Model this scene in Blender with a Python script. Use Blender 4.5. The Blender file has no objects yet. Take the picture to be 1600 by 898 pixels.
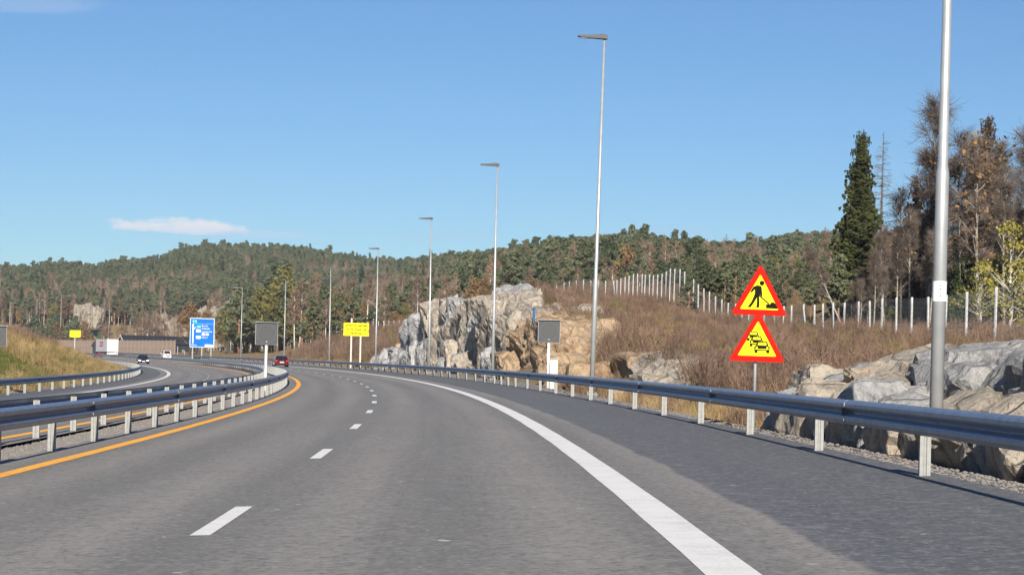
import bpy, bmesh, math, random
import numpy as np
from mathutils import Vector, Matrix, noise

# ------------------------------------------------------------------ camera, sky, sun, exposure
SC = bpy.context.scene
COL = SC.collection
F, YH, ROLL, CH = 3059.04, 569.621, 0.023, 1.35317      # focal length and horizon in photo pixels, roll, eye height
cam = bpy.data.cameras.new('camera')
cam.sensor_width = 36.0
cam.lens = F / 1600 * 36.0
cam.shift_y = (YH - 449.0) / 1600
cam.clip_start, cam.clip_end = 0.3, 9000
camo = bpy.data.objects.new('camera', cam)
COL.objects.link(camo)
camo.matrix_world = Matrix.Translation((0, 0, CH)) @ Matrix.Rotation(math.pi / 2, 4, 'X') @ Matrix.Rotation(ROLL, 4, 'Z')
SC.camera = camo

SUN_EL, SUN_AZ = math.radians(28), math.radians(176.2)    # azimuth clockwise from +Y
sl = bpy.data.lights.new('sun', 'SUN')
sl.energy, sl.angle, sl.color = 4.3, math.radians(0.53), (1.0, 0.935, 0.83)
slo = bpy.data.objects.new('sun', sl)
COL.objects.link(slo)
to_sun = Vector((math.sin(SUN_AZ) * math.cos(SUN_EL), math.cos(SUN_AZ) * math.cos(SUN_EL), math.sin(SUN_EL)))
slo.rotation_euler = to_sun.to_track_quat('Z', 'Y').to_euler()
slo.location = (20, -60, 60)

SC.view_settings.view_transform = 'Standard'
SC.view_settings.look = 'None'
SC.view_settings.exposure = 0.95
SC.view_settings.gamma = 1.0
SC.view_settings.use_curve_mapping = False
SC.cycles.max_bounces = 6
SC.cycles.diffuse_bounces = 2
SC.cycles.glossy_bounces = 2
SC.cycles.transmission_bounces = 3
SC.cycles.caustics_reflective = False
SC.cycles.caustics_refractive = False


class NT:
    """tiny helper to write node trees"""
    def __init__(s, tree):
        s.t = tree; s.n = tree.nodes; s.l = tree.links

    def node(s, typ, ins=None, **kw):
        n = s.n.new(typ)
        for k, v in kw.items(): setattr(n, k, v)
        for k, v in (ins or {}).items():
            s.put(n, k, v)
        return n

    def put(s, n, k, v):
        sock = n.inputs[k]
        if isinstance(v, bpy.types.NodeSocket): s.l.new(v, sock)
        elif isinstance(v, bpy.types.Node): s.l.new(v.outputs[0], sock)
        else: sock.default_value = v

    def math(s, op, a, b=0.0, c=None, clamp=False):
        n = s.n.new('ShaderNodeMath'); n.operation = op; n.use_clamp = clamp
        s.put(n, 0, a); s.put(n, 1, b)
        if c is not None: s.put(n, 2, c)
        return n.outputs[0]

    def mix(s, f, a, b, blend='MIX'):
        n = s.n.new('ShaderNodeMix'); n.data_type = 'RGBA'; n.blend_type = blend
        s.put(n, 0, f)
        for i, v in ((6, a), (7, b)):
            if isinstance(v, tuple) and len(v) == 3: v = (*v, 1)
            s.put(n, i, v)
        return n.outputs[2]

    def noise(s, vec, scale, detail=4, rough=0.55, dist=0.0):
        n = s.node('ShaderNodeTexNoise', {'Scale': scale, 'Detail': detail, 'Roughness': rough, 'Distortion': dist})
        if vec is not None: s.put(n, 'Vector', vec)
        return n.outputs['Fac']

    def ramp(s, fac, stops):
        n = s.n.new('ShaderNodeValToRGB')
        e = n.color_ramp.elements
        while len(e) < len(stops): e.new(0.5)
        for el, (p, c) in zip(e, stops):
            el.position = p
            el.color = (*c, 1) if len(c) == 3 else c
        s.put(n, 0, fac)
        return n.outputs[0]

    def smooth(s, x, lo, hi):
        n = s.n.new('ShaderNodeMapRange'); n.interpolation_type = 'SMOOTHSTEP'
        s.put(n, 0, x); n.inputs[1].default_value = lo; n.inputs[2].default_value = hi
        return n.outputs[0]


world = bpy.data.worlds.new('World')
SC.world = world
world.use_nodes = True
wt = NT(world.node_tree)
wt.n.clear()
sky = wt.node('ShaderNodeTexSky', sky_type='NISHITA', sun_disc=False, sun_elevation=SUN_EL, sun_rotation=SUN_AZ,
              altitude=0, air_density=1.0, dust_density=0.0, ozone_density=4.0)
tc = wt.node('ShaderNodeTexCoord')
sx = wt.node('ShaderNodeSeparateXYZ', {0: tc.outputs['Generated']})
yy = wt.math('MAXIMUM', sx.outputs[1], 0.02)
az = wt.math('DIVIDE', sx.outputs[0], yy)            # tangent of azimuth
el = wt.math('DIVIDE', sx.outputs[2], yy)            # tangent of elevation
cv = wt.node('ShaderNodeCombineXYZ', {0: az, 1: wt.math('MULTIPLY', el, 2.4), 2: 0.37})
n1 = wt.noise(cv, 46, 6, 0.6)
n2 = wt.noise(cv, 16, 5, 0.55)
front = wt.smooth(sx.outputs[1], 0.3, 0.6)


def cloud(ca, ce, ra, re, amp, nz, flat=1.0):
    a = wt.math('DIVIDE', wt.math('SUBTRACT', az, ca), ra)
    e0 = wt.math('DIVIDE', wt.math('SUBTRACT', el, ce), re)
    e = wt.math('MULTIPLY', e0, wt.math('ADD', 1.0, wt.math('MULTIPLY', wt.math('LESS_THAN', e0, 0.0), flat)))
    r2 = wt.math('ADD', wt.math('MULTIPLY', a, a), wt.math('MULTIPLY', e, e))
    base = wt.math('SUBTRACT', 1.0, r2)
    v = wt.math('ADD', base, wt.math('MULTIPLY', wt.math('SUBTRACT', nz, 0.5), 2.6))
    return wt.math('MULTIPLY', wt.math('MULTIPLY', wt.smooth(v, 0.2, 0.75), wt.smooth(base, -0.6, 0.2)), amp), e0


sk = wt.mix(1.0, sky.outputs[0], (.585, .775, .965), 'MULTIPLY')
c_main, e_main = cloud(-0.168, 0.0655, 0.047, 0.0075, 0.95, n1, 1.2)
c_tail, _ = cloud(-0.128, 0.0632, 0.032, 0.0030, 0.45, n2)
c_b, _ = cloud(-0.036, 0.0640, 0.036, 0.0022, 0.33, n2)
c_c, _ = cloud(0.076, 0.0700, 0.030, 0.0020, 0.25, n2)
c_d, _ = cloud(-0.255, 0.178, 0.055, 0.012, 0.22, n2)
warm = wt.mix(wt.smooth(e_main, -0.7, 0.5), (5.9, 7.2, 9.0), (8.3, 8.4, 9.0))
out_c = wt.mix(wt.math('MULTIPLY', c_main, front), sk, warm)
for c_, colr in ((c_tail, (5.6, 6.9, 9.0)), (c_b, (4.9, 6.1, 8.4)), (c_c, (4.9, 6.1, 8.4)), (c_d, (6, 7.2, 9.2))):
    out_c = wt.mix(wt.math('MULTIPLY', c_, front), out_c, colr)
bg = wt.node('ShaderNodeBackground', {'Color': out_c, 'Strength': 0.05})
wo = wt.node('ShaderNodeOutputWorld', {'Surface': bg})

# ------------------------------------------------------------------ helpers
RNG = np.random.default_rng(7)
rnd = random.Random(11)


def photo(px, py, Y):
    """world point that lies at depth Y behind photo pixel px, py (used to survey the place)"""
    c, s = math.cos(ROLL), math.sin(ROLL)
    a, b = px - 800, py - YH
    u, v = c * a + s * b, -s * a + c * b
    return Vector((u * Y / F, Y, CH - v * Y / F))


class MB:
    def __init__(s):
        s.v, s.f, s.m = [], [], []

    def add(s, verts, faces, m=0):
        o = len(s.v)
        s.v.extend([tuple(p) for p in verts])
        s.f.extend([tuple(i + o for i in f) for f in faces])
        s.m.extend([m] * len(faces))
        return s

    def box(s, c, sz, m=0, mat=None):
        x, y, z = (k / 2 for k in sz)
        vs = [Vector((i * x, j * y, k * z)) for k in (-1, 1) for j in (-1, 1) for i in (-1, 1)]
        if mat is not None: vs = [mat @ p for p in vs]
        vs = [p + Vector(c) for p in vs]
        return s.add(vs, [(0, 2, 3, 1), (4, 5, 7, 6), (0, 1, 5, 4), (2, 6, 7, 3), (0, 4, 6, 2), (1, 3, 7, 5)], m)

    def tube(s, pts, rad, n=8, m=0, cap=True):
        pts = [Vector(p) for p in pts]
        vs = []
        up = Vector((0, 0, 1))
        for i, p in enumerate(pts):
            t = (pts[min(i + 1, len(pts) - 1)] - pts[max(i - 1, 0)]).normalized()
            a = t.cross(up if abs(t.z) < 0.95 else Vector((1, 0, 0))).normalized()
            b = t.cross(a)
            r = rad[i] if hasattr(rad, '__len__') else rad
            for k in range(n):
                q = 2 * math.pi * k / n
                vs.append(p + (a * math.cos(q) + b * math.sin(q)) * r)
        fs = []
        for i in range(len(pts) - 1):
            for k in range(n):
                k2 = (k + 1) % n
                fs.append((i * n + k, i * n + k2, (i + 1) * n + k2, (i + 1) * n + k))
        if cap:
            fs.append(tuple(range(n - 1, -1, -1)))
            fs.append(tuple((len(pts) - 1) * n + k for k in range(n)))
        return s.add(vs, fs, m)

    def prism(s, poly, y0, y1, m=0):
        """poly in x,z; front face at y0 (towards -y), back at y1"""
        n = len(poly)
        vs = [(x, y0, z) for x, z in poly] + [(x, y1, z) for x, z in poly]
        fs = [tuple(range(n)), tuple(range(2 * n - 1, n - 1, -1))]
        fs += [(i, i + n, (i + 1) % n + n, (i + 1) % n) for i in range(n)]
        return s.add(vs, fs, m)

    def quads(s, arr, m=0):
        arr = np.asarray(arr)
        n = len(arr); k = arr.shape[1]
        o = len(s.v)
        s.v.extend(map(tuple, arr.reshape(-1, 3).tolist()))
        s.f.extend([tuple(range(o + i * k, o + i * k + k)) for i in range(n)])
        s.m.extend([m] * n)
        return s

    def mesh(s, name, mats, smooth=False, fix=True):
        me = bpy.data.meshes.new(name)
        me.from_pydata(s.v, [], s.f)
        for m_ in (mats if isinstance(mats, (list, tuple)) else [mats]): me.materials.append(m_)
        if any(s.m): me.polygons.foreach_set('material_index', s.m)
        if smooth: me.polygons.foreach_set('use_smooth', [True] * len(s.f))
        me.update()
        if fix:
            bm = bmesh.new(); bm.from_mesh(me)
            bmesh.ops.recalc_face_normals(bm, faces=bm.faces)
            bm.to_mesh(me); bm.free()
        return me


def ob(name, data, parent=None, loc=(0, 0, 0), rz=0.0, rot=None):
    o = bpy.data.objects.new(name, data)
    COL.objects.link(o)
    o.location = loc
    o.rotation_euler = rot if rot is not None else (0, 0, rz)
    if parent is not None: o.parent = parent
    return o


def tag(o, label=None, cat=None, group=None, kind=None):
    if label: o['label'] = label
    if cat: o['category'] = cat
    if group: o['group'] = group
    if kind: o['kind'] = kind
    return o


def thing(name, label, cat, loc=(0, 0, 0), rz=0.0, group=None):
    o = ob(name, None, None, loc, rz)
    o.empty_display_size = 0.3
    return tag(o, label, cat, group)


def mat(name, col, rough=0.7, metal=0.0, var=0.0, scale=8.0, spec=0.3, bump=0.0, col2=None, detail=4, emit=None, coat=0.0):
    m = bpy.data.materials.new(name); m.use_nodes = True
    t = NT(m.node_tree)
    b = t.n['Principled BSDF']
    b.inputs['Roughness'].default_value = rough
    b.inputs['Metallic'].default_value = metal
    b.inputs['Specular IOR Level'].default_value = spec
    if coat: b.inputs['Coat Weight'].default_value = coat
    c4 = (*col, 1)
    if var or col2:
        co = t.node('ShaderNodeTexCoord').outputs['Object']
        nz = t.noise(co, scale, detail)
        lo = tuple(k * (1 - var) for k in col)
        hi = col2 if col2 else tuple(min(1, k * (1 + var)) for k in col)
        t.put(b, 'Base Color', t.ramp(nz, [(0.3, lo), (0.7, hi)]))
        if bump:
            bn = t.node('ShaderNodeBump', {'Strength': bump, 'Distance': 0.02, 'Height': nz})
            t.put(b, 'Normal', bn.outputs[0])
    else:
        b.inputs['Base Color'].default_value = c4
    if emit:
        b.inputs['Emission Color'].default_value = (*emit[:3], 1)
        b.inputs['Emission Strength'].default_value = emit[3]
    return m


def leafmat(name, a, b_, rough=0.7, trans=0.25):
    """foliage: colour differs from tree to tree and clump to clump"""
    m = bpy.data.materials.new(name); m.use_nodes = True
    t = NT(m.node_tree)
    b = t.n['Principled BSDF']
    oi = t.node('ShaderNodeObjectInfo')
    geo = t.node('ShaderNodeNewGeometry')
    nz = t.noise(geo.outputs['Position'], 0.9, 3)
    f = t.math('ADD', t.math('MULTIPLY', oi.outputs['Random'], 0.6), t.math('MULTIPLY', nz, 0.6))
    col = t.ramp(f, [(0.22, a), (0.85, b_)])
    t.put(b, 'Base Color', col)
    b.inputs['Roughness'].default_value = rough
    b.inputs['Specular IOR Level'].default_value = 0.15
    tr = t.node('ShaderNodeBsdfTranslucent', {'Color': col})
    mx = t.node('ShaderNodeMixShader', {0: trans, 1: b.outputs[0], 2: tr.outputs[0]})
    t.put(t.n['Material Output'], 'Surface', mx.outputs[0])
    return m


# ------------------------------------------------------------------ the alignment of the motorway
PP = dict(X0=-2.1074, th=0.00966509, k=(0.838796, 0.0813183, -0.0669204, 0.00315802), z=(0.0509853, 1.59e-05, -0.000413623), bank=0.0360357)
_S = np.arange(-60, 761, 1.0)
_t = _S / 100
_k = (PP['k'][0] + PP['k'][1] * _t + PP['k'][2] * _t ** 2 + PP['k'][3] * _t ** 3) / 1000
_th = np.concatenate([[0], np.cumsum((_k[1:] + _k[:-1]) / 2)])
_th -= np.interp(0, _S, _th) - PP['th']
_dx, _dy = -np.sin(_th), np.cos(_th)
_X = np.concatenate([[0], np.cumsum((_dx[1:] + _dx[:-1]) / 2)])
_Y = np.concatenate([[0], np.cumsum((_dy[1:] + _dy[:-1]) / 2)])
_X -= np.interp(0, _S, _X) - PP['X0']
_Y -= np.interp(0, _S, _Y)
_tp = np.maximum(_t, 0)
_Z = PP['z'][0] * _tp ** 2 + PP['z'][1] * _tp ** 3 + PP['z'][2] * _tp ** 4
BANK = PP['bank']


def head(s): return float(np.interp(s, _S, _th))


def pos(s, d, h=0.0):
    th = head(s)
    return Vector((float(np.interp(s, _S, _X)) + math.cos(th) * d, float(np.interp(s, _S, _Y)) + math.sin(th) * d,
                   float(np.interp(s, _S, _Z)) + BANK * d + h))


def posn(s, d, h=0.0):
    th = np.interp(s, _S, _th)
    return np.stack([np.interp(s, _S, _X) + np.cos(th) * d, np.interp(s, _S, _Y) + np.sin(th) * d, np.interp(s, _S, _Z) + BANK * d + h], -1)


def to_sd(X, Y):
    X = np.asarray(X, float).ravel(); Y = np.asarray(Y, float).ravel()
    s = np.empty(len(X)); d = np.empty(len(X))
    px, py = _X[::4], _Y[::4]
    for i in range(0, len(X), 20000):
        x, y = X[i:i + 20000, None], Y[i:i + 20000, None]
        j = ((x - px) ** 2 + (y - py) ** 2).argmin(1) * 4
        th = _th[j]
        ex, ey = x[:, 0] - _X[j], y[:, 0] - _Y[j]
        ds = ex * -np.sin(th) + ey * np.cos(th)
        th2 = th + np.interp(_S[j], _S, _k) * ds
        s[i:i + 20000] = _S[j] + ds
        bx = _X[j] + ds * -np.sin((th + th2) / 2); by = _Y[j] + ds * np.cos((th + th2) / 2)
        d[i:i + 20000] = (x[:, 0] - bx) * np.cos(th2) + (y[:, 0] - by) * np.sin(th2)
    return s, d


D_RAIL, D_MED, D_MEDL, D_LEFT = 6.964, -4.304, -5.776, -16.5

# ------------------------------------------------------------------ ground
RS = np.array([-60, 18, 34, 46, 56, 75, 90, 102, 112, 127, 142, 163, 191, 207, 216, 230, 260, 300, 350, 420, 500, 760.])
RD = np.array([8.0, 9.2, 10.6, 12, 13.6, 16, 20, 25, 32, 45, 80])
RH = np.array([
    [.20, -.15, -.1, .2, .8, 1.5, 1.9, 2.1, 2.4, 3, 4],
    [.20, -.15, -.1, .2, .8, 1.5, 1.9, 2.1, 2.4, 3, 4],
    [.20, -.15, -.1, .2, .6, 1.2, 1.7, 2.0, 2.4, 3, 4],
    [.20, -.20, -.1, .2, .5, .9, 1.4, 2.0, 2.6, 3.2, 4],
    [.22, -.20, -.1, .1, .3, .7, 1.4, 2.2, 2.8, 3.4, 4.5],
    [.25, -.05, .1, .3, .7, 1.2, 2.0, 2.5, 2.7, 3.0, 4.0],
    [.28, .0, .2, .5, .9, 1.5, 2.2, 2.7, 2.9, 3.2, 4.5],
    [.30, .1, .5, 1.4, 2.0, 2.4, 2.7, 3.0, 3.2, 3.5, 5],
    [.30, .1, .7, 2.2, 2.9, 3.2, 3.1, 3.3, 3.4, 3.8, 5],
    [.30, .1, .7, 2.9, 3.9, 4.3, 4.2, 3.9, 3.8, 4.0, 5.5],
    [.32, .2, .7, 3.9, 5.2, 5.6, 5.5, 4.7, 4.1, 4.4, 6],
    [.35, .2, .8, 4.2, 5.3, 5.6, 5.9, 6.7, 5.3, 5.0, 7],
    [.38, .2, .8, 4.2, 5.6, 5.9, 6.3, 6.7, 7.2, 7.6, 9],
    [.40, .2, .7, 2.8, 4.6, 5.3, 6.1, 6.7, 7.7, 8.4, 10],
    [.40, .2, .5, 1.2, 2.2, 3.2, 4.9, 6.4, 8.2, 9.0, 11],
    [.42, .2, .5, .9, 1.5, 2.5, 4.2, 6.0, 8.4, 9.6, 12],
    [.45, .3, .5, .9, 1.4, 2.3, 4.0, 5.6, 8.0, 9.8, 12],
    [.50, .4, .5, .8, 1.3, 2.2, 3.8, 5.0, 6.4, 8.0, 11],
    [.55, .4, .5, .8, 1.2, 2.0, 3.2, 4.2, 5.2, 6.5, 9],
    [.60, .5, .6, .7, .8, 1.0, 1.4, 1.8, 2.4, 3.4, 6],
    [.60, .5, .6, .7, .8, 1.0, 1.2, 1.4, 1.7, 2.2, 4],
    [.60, .5, .6, .7, .8, 1.0, 1.2, 1.4, 1.7, 2.2, 4]])
LS = np.array([-60, 60, 100, 140, 180, 205, 225, 250, 300, 760.])
LD = np.array([-17.2, -18.4, -20.5, -23, -26, -30, -40, -90])
LH = np.array([1, 1, .86, .86, .86, .86, .86, .86]) * np.array([
    [-.72, -.85, .8, 3.0, 4.6, 5.2, 5.2, 5],
    [-.72, -.85, .8, 3.0, 4.6, 5.2, 5.2, 5],
    [-.72, -.80, .8, 2.9, 4.4, 4.9, 4.7, 4],
    [-.72, -.78, .7, 2.4, 3.6, 4.0, 3.8, 3],
    [-.70, -.75, .5, 1.7, 2.6, 2.9, 2.7, 2],
    [-.68, -.70, .2, .9, 1.5, 1.8, 1.7, 1],
    [-.66, -.66, -.2, .2, .6, .8, .8, .5],
    [-.66, -.66, -.5, -.1, .2, .4, .3, 0],
    [-.66, -.66, -.7, -.8, -.8, -.8, -.8, -.5],
    [-.66, -.66, -.7, -.8, -.8, -.8, -.8, .5]])
RIDGE = np.array([(-1400, 420), (-1000, 412), (-800, 410), (-760, 411), (-730, 404), (-700, 404), (-660, 409), (-630, 402), (-585, 399),
                  (-550, 394), (-520, 381), (-460, 375), (-410, 377), (-360, 378), (-300, 387), (-240, 397), (-180, 402), (-160, 400),
                  (-100, 394), (-40, 393), (0, 387), (50, 381), (100, 372), (140, 367), (200, 364), (250, 373), (300, 377), (350, 379),
                  (400, 371), (440, 364), (490, 360), (600, 366), (800, 372), (1400, 372)], float)


def bil(sx_, sy_, tab, x, y):
    x = np.clip(x, sx_[0], sx_[-1]); y = np.clip(y, sy_[0], sy_[-1])
    i = np.clip(np.searchsorted(sx_, x) - 1, 0, len(sx_) - 2); j = np.clip(np.searchsorted(sy_, y) - 1, 0, len(sy_) - 2)
    a = (x - sx_[i]) / (sx_[i + 1] - sx_[i]); b = (y - sy_[j]) / (sy_[j + 1] - sy_[j])
    a = a * a * (3 - 2 * a)
    return (tab[i, j] * (1 - a) + tab[i + 1, j] * a) * (1 - b) + (tab[i, j + 1] * (1 - a) + tab[i + 1, j + 1] * a) * b


def sstep(a, b, x):
    t = np.clip((x - a) / (b - a), 0, 1)
    return t * t * (3 - 2 * t)


def ridge_of(u):
    yr = 1150 - 230 * sstep(-220, -60, u)
    ry = np.interp(u, RIDGE[:, 0], RIDGE[:, 1])
    ry = ry + 7 * sstep(-80, 60, u)
    return yr, CH + (YH + ROLL * u - ry) * yr / F - 15.5


def hill(X, Y):
    u = X / np.maximum(Y, 50) * F
    yr, zr = ridge_of(u)
    y0 = 620 - 330 * sstep(-320, 60, u)
    z0 = 3.0 + 6.5 * sstep(-300, 60, u)
    t = (Y - y0) / (yr - y0)
    t1 = np.clip(t, 0, 1)
    rise = 0.45 * t1 + 0.55 * t1 * t1 * (3 - 2 * t1)
    z = z0 + (zr - z0) * rise
    return np.where(Y > yr, zr - (Y - yr) * 0.05, z)


def ground(X, Y):
    X = np.asarray(X, float); Y = np.asarray(Y, float); shp = X.shape
    X = X.ravel(); Y = Y.ravel()
    s, d = to_sd(X, Y)
    zc = np.interp(s, _S, _Z)
    road = zc + BANK * np.clip(d, -17.2, 8.0) - 0.09
    right = zc + bil(RS, RD, RH, s, d)
    left = zc + bil(LS, LD[::-1], LH[:, ::-1], s, d)
    z = np.where(d > 8.0, right, np.where(d < -17.2, left, road))
    w = np.maximum(sstep(42, 85, d), sstep(-60, -130, d)) * sstep(230, 330, Y)
    w = np.maximum(w, sstep(690, 760, Y))
    z = z * (1 - w) + hill(X, Y) * w
    rough = sstep(9.5, 14, d) + sstep(-18.5, -22, d)
    nz = 0.22 * np.sin(X * .9 + 1.3 * np.sin(Y * .31)) * np.sin(Y * .53 + .7 * np.sin(X * .47)) + 0.12 * np.sin(X * 2.1 + Y * .8) * np.sin(Y * 1.3 - X * .5)
    return (z + nz * np.clip(rough, 0, 1)).reshape(shp)


def gz(x, y): return float(ground(np.array([x]), np.array([y]))[0])


def grow(a, b, step, ratio):
    out = [a]; st = step
    while abs(out[-1] - b) > abs(st) and len(out) < 60:
        out.append(out[-1] + (st if b > a else -st)); st *= ratio
    out.append(b)
    return out


gx = sorted(set(grow(-184, -1000, 8, 1.35) + list(np.arange(-180, -60, 4.)) + list(np.arange(-60, 62, 1.4)) + list(np.arange(62, 144, 4.)) + grow(148, 1000, 8, 1.35)))
gy = sorted(set(list(np.arange(-48, 8, 4.)) + list(np.arange(8, 272, 1.4)) + list(np.arange(273, 720, 4.)) + list(np.arange(722, 1300, 18.)) + grow(1310, 1540, 30, 1.4) + grow(-50, -260, 10, 1.6)))
GX, GY = np.meshgrid(np.array(gx), np.array(gy))
GZ = ground(GX, GY)
nx, ny = len(gx), len(gy)
gverts = np.stack([GX, GY, GZ], -1).reshape(-1, 3)
ii = (np.arange(ny - 1)[:, None] * nx + np.arange(nx - 1)).ravel()
gf = np.stack([ii, ii + 1, ii + nx + 1, ii + nx], -1)
gme = bpy.data.meshes.new('ground')
gme.from_pydata(gverts.tolist(), [], gf.tolist())
gme.polygons.foreach_set('use_smooth', [True] * len(gf))
gs, gd = to_sd(GX, GY)
att = gme.attributes.new('cover', 'FLOAT_COLOR', 'POINT')
cov = np.zeros((len(gs), 4)); cov[:, 3] = 1
cov[:, 0] = np.clip(1 - np.clip((gd - 8.9) / 1.0, 0, 1) - np.clip((-17.6 - gd) / .8, 0, 1), 0, 1)      # gravel strip beside the road
cov[gs > 745, 0] = 0
cov[:, 1] = ((gd < -18) & (gs < 330)) * 1.0                                                                                    # grassy bank
att.data.foreach_set('color', cov.ravel())
gm = bpy.data.materials.new('ground'); gm.use_nodes = True
t = NT(gm.node_tree); b = t.n['Principled BSDF']
b.inputs['Roughness'].default_value = 0.95; b.inputs['Specular IOR Level'].default_value = 0.1
co = t.node('ShaderNodeNewGeometry').outputs['Position']
ca = t.node('ShaderNodeSeparateColor', {0: t.node('ShaderNodeAttribute', attribute_name='cover').outputs['Color']})
nA = t.noise(co, 0.25, 5); nB = t.noise(co, 1.7, 5); nC = t.noise(co, 14, 3)
brush = t.ramp(nB, [(0.25, (.12, .082, .05)), (0.5, (.22, .155, .082)), (0.75, (.34, .245, .125))])
bank_c = t.ramp(t.math('ADD', t.math('MULTIPLY', nA, .7), t.math('MULTIPLY', nB, .3)), [(0.35, (.10, .115, .035)), (0.5, (.25, .19, .085)), (0.7, (.34, .245, .12))])
grav = t.ramp(nC, [(0.3, (.13, .125, .12)), (0.7, (.31, .29, .27))])
c1 = t.mix(ca.outputs[1], brush, bank_c)
c1 = t.mix(t.smooth(t.math('ADD', ca.outputs[0], t.math('MULTIPLY', t.math('SUBTRACT', nB, .5), .8)), .3, .7), c1, grav)
t.put(b, 'Base Color', c1)
bn = t.node('ShaderNodeBump', {'Strength': 0.7, 'Distance': 0.08, 'Height': t.math('ADD', nC, nB)})
t.put(b, 'Normal', bn.outputs[0])
gme.materials.append(gm)
tag(ob('ground', gme), kind='structure')

# ------------------------------------------------------------------ road sheets


def sarr(a, b):
    a0 = np.arange(a, min(b, 120), 1.5); a1 = np.arange(max(a, 120), b, 3.0)
    return np.unique(np.concatenate([a0, a1, [b]]))


def strip(name, ds, ss, h, m, parent=None, thick=None, kind=None, wob=0.0):
    ds = np.asarray(ds, float)
    vs = np.stack([posn(ss, d, h) for d in ds], 1)
    if wob:
        for k, sg in ((0, 1), (len(ds) - 1, -1)):
            th = np.interp(ss, _S, _th)
            w = wob * (np.sin(ss * 7.3) + np.sin(ss * 3.1 + k)) * .5
            vs[:, k, 0] += np.cos(th) * w; vs[:, k, 1] += np.sin(th) * w
    n, c = len(ss), len(ds)
    i = (np.arange(n - 1)[:, None] * c + np.arange(c - 1)).ravel()
    fs = np.stack([i, i + 1, i + c + 1, i + c], -1)
    me = bpy.data.meshes.new(name)
    me.from_pydata(vs.reshape(-1, 3).tolist(), [], fs.tolist())
    uv = me.uv_layers.new(name='UVMap')
    dd, s2 = np.meshgrid(ds, ss)
    flat = np.stack([dd, s2], -1).reshape(-1, 2)
    uv.data.foreach_set('uv', flat[fs.ravel()].ravel())
    me.materials.append(m)
    o = ob(name, me, parent)
    if kind: tag(o, kind=kind)
    return o


def asphalt(name, edge, sgn, lane0):
    m = bpy.data.materials.new(name); m.use_nodes = True
    t = NT(m.node_tree); b = t.n['Principled BSDF']
    b.inputs['Roughness'].default_value = 0.82; b.inputs['Specular IOR Level'].default_value = 0.22
    uv = t.node('ShaderNodeSeparateXYZ', {0: t.node('ShaderNodeUVMap', uv_map='UVMap').outputs[0]})
    d, s = uv.outputs[0], uv.outputs[1]
    co = t.node('ShaderNodeNewGeometry').outputs['Position']
    fine = t.noise(co, 15, 5, .78); mid = t.noise(co, 4.5, 5, .65)
    lv = t.node('ShaderNodeCombineXYZ', {0: d, 1: t.math('MULTIPLY', s, 0.03), 2: 0.0})
    lng = t.noise(lv, 1.15, 4, .55); lng2 = t.noise(lv, 3.2, 3, .5)
    trk = t.math('ADD', t.math('MULTIPLY', t.math('COSINE', t.math('MULTIPLY', t.math('SUBTRACT', d, lane0), 2 * math.pi / 1.8)), .5), .5)
    tone = t.math('ADD', t.math('MULTIPLY', trk, .34), t.math('ADD', t.math('MULTIPLY', lng, .85), t.math('MULTIPLY', lng2, .25)))
    base = t.ramp(tone, [(0.35, (.142, .139, .131)), (0.68, (.188, .178, .165)), (1.0, (.240, .220, .203))])
    pat = t.noise(co, 0.16, 4, .6)
    base = t.mix(t.math('MULTIPLY', t.smooth(pat, .46, .66), .35), base, (.195, .166, .154))
    wob = t.math('MULTIPLY', t.math('SUBTRACT', t.noise(t.node('ShaderNodeCombineXYZ', {0: 0.0, 1: s, 2: 0.0}), 0.35, 5, .6), .5), .30)
    ed = t.math('ADD', t.math('MULTIPLY', t.math('SUBTRACT', d, edge), sgn), wob)
    sh = t.ramp(t.math('ADD', t.math('MULTIPLY', mid, .5), t.math('MULTIPLY', lng, .5)), [(0.3, (.088, .091, .098)), (0.7, (.124, .127, .134))])
    base = t.mix(t.smooth(ed, -.04, .06), base, sh)
    base = t.mix(t.math('MULTIPLY', t.smooth(fine, .52, .68), .55), base, (.37, .355, .335))
    base = t.mix(t.math('MULTIPLY', t.smooth(fine, .49, .33), .75), base, (.055, .054, .052))
    base = t.mix(t.math('MULTIPLY', t.smooth(mid, .52, .66), .22), base, (.30, .28, .265))
    base = t.mix(t.math('MULTIPLY', t.smooth(mid, .48, .34), .25), base, (.10, .10, .10))
    seam = t.smooth(t.math('ABSOLUTE', t.math('SUBTRACT', d, t.math('ADD', edge - sgn * 3.05, t.math('MULTIPLY', t.noise(co, .8, 3), .03)))), .03, .008)
    base = t.mix(t.math('MULTIPLY', seam, .10), base, (.06, .06, .06))
    spk = t.noise(co, 5.5, 2, .5)
    base = t.mix(t.math('MULTIPLY', t.smooth(spk, .745, .78), .8), base, (.5, .48, .45))
    t.put(b, 'Base Color', base)
    bn = t.node('ShaderNodeBump', {'Strength': 0.5, 'Distance': 0.006, 'Height': fine})
    t.put(b, 'Normal', bn.outputs[0])
    return m


paint_w = bpy.data.materials.new('white_road_paint'); paint_w.use_nodes = True
paint_o = bpy.data.materials.new('orange_road_paint'); paint_o.use_nodes = True
for m_, ca_, cb_ in ((paint_w, (.54, .52, .49), (.70, .68, .65)), (paint_o, (.66, .27, .03), (.86, .41, .06))):
    t = NT(m_.node_tree); b = t.n['Principled BSDF']
    co = t.node('ShaderNodeNewGeometry').outputs['Position']
    nz = t.math('ADD', t.math('MULTIPLY', t.noise(co, 3, 5, .6), .5), t.math('MULTIPLY', t.noise(co, 38, 3, .6), .5))
    t.put(b, 'Base Color', t.ramp(nz, [(.34, ca_), (.52, cb_)]))
    b.inputs['Roughness'].default_value = .7; b.inputs['Specular IOR Level'].default_value = .2

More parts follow.
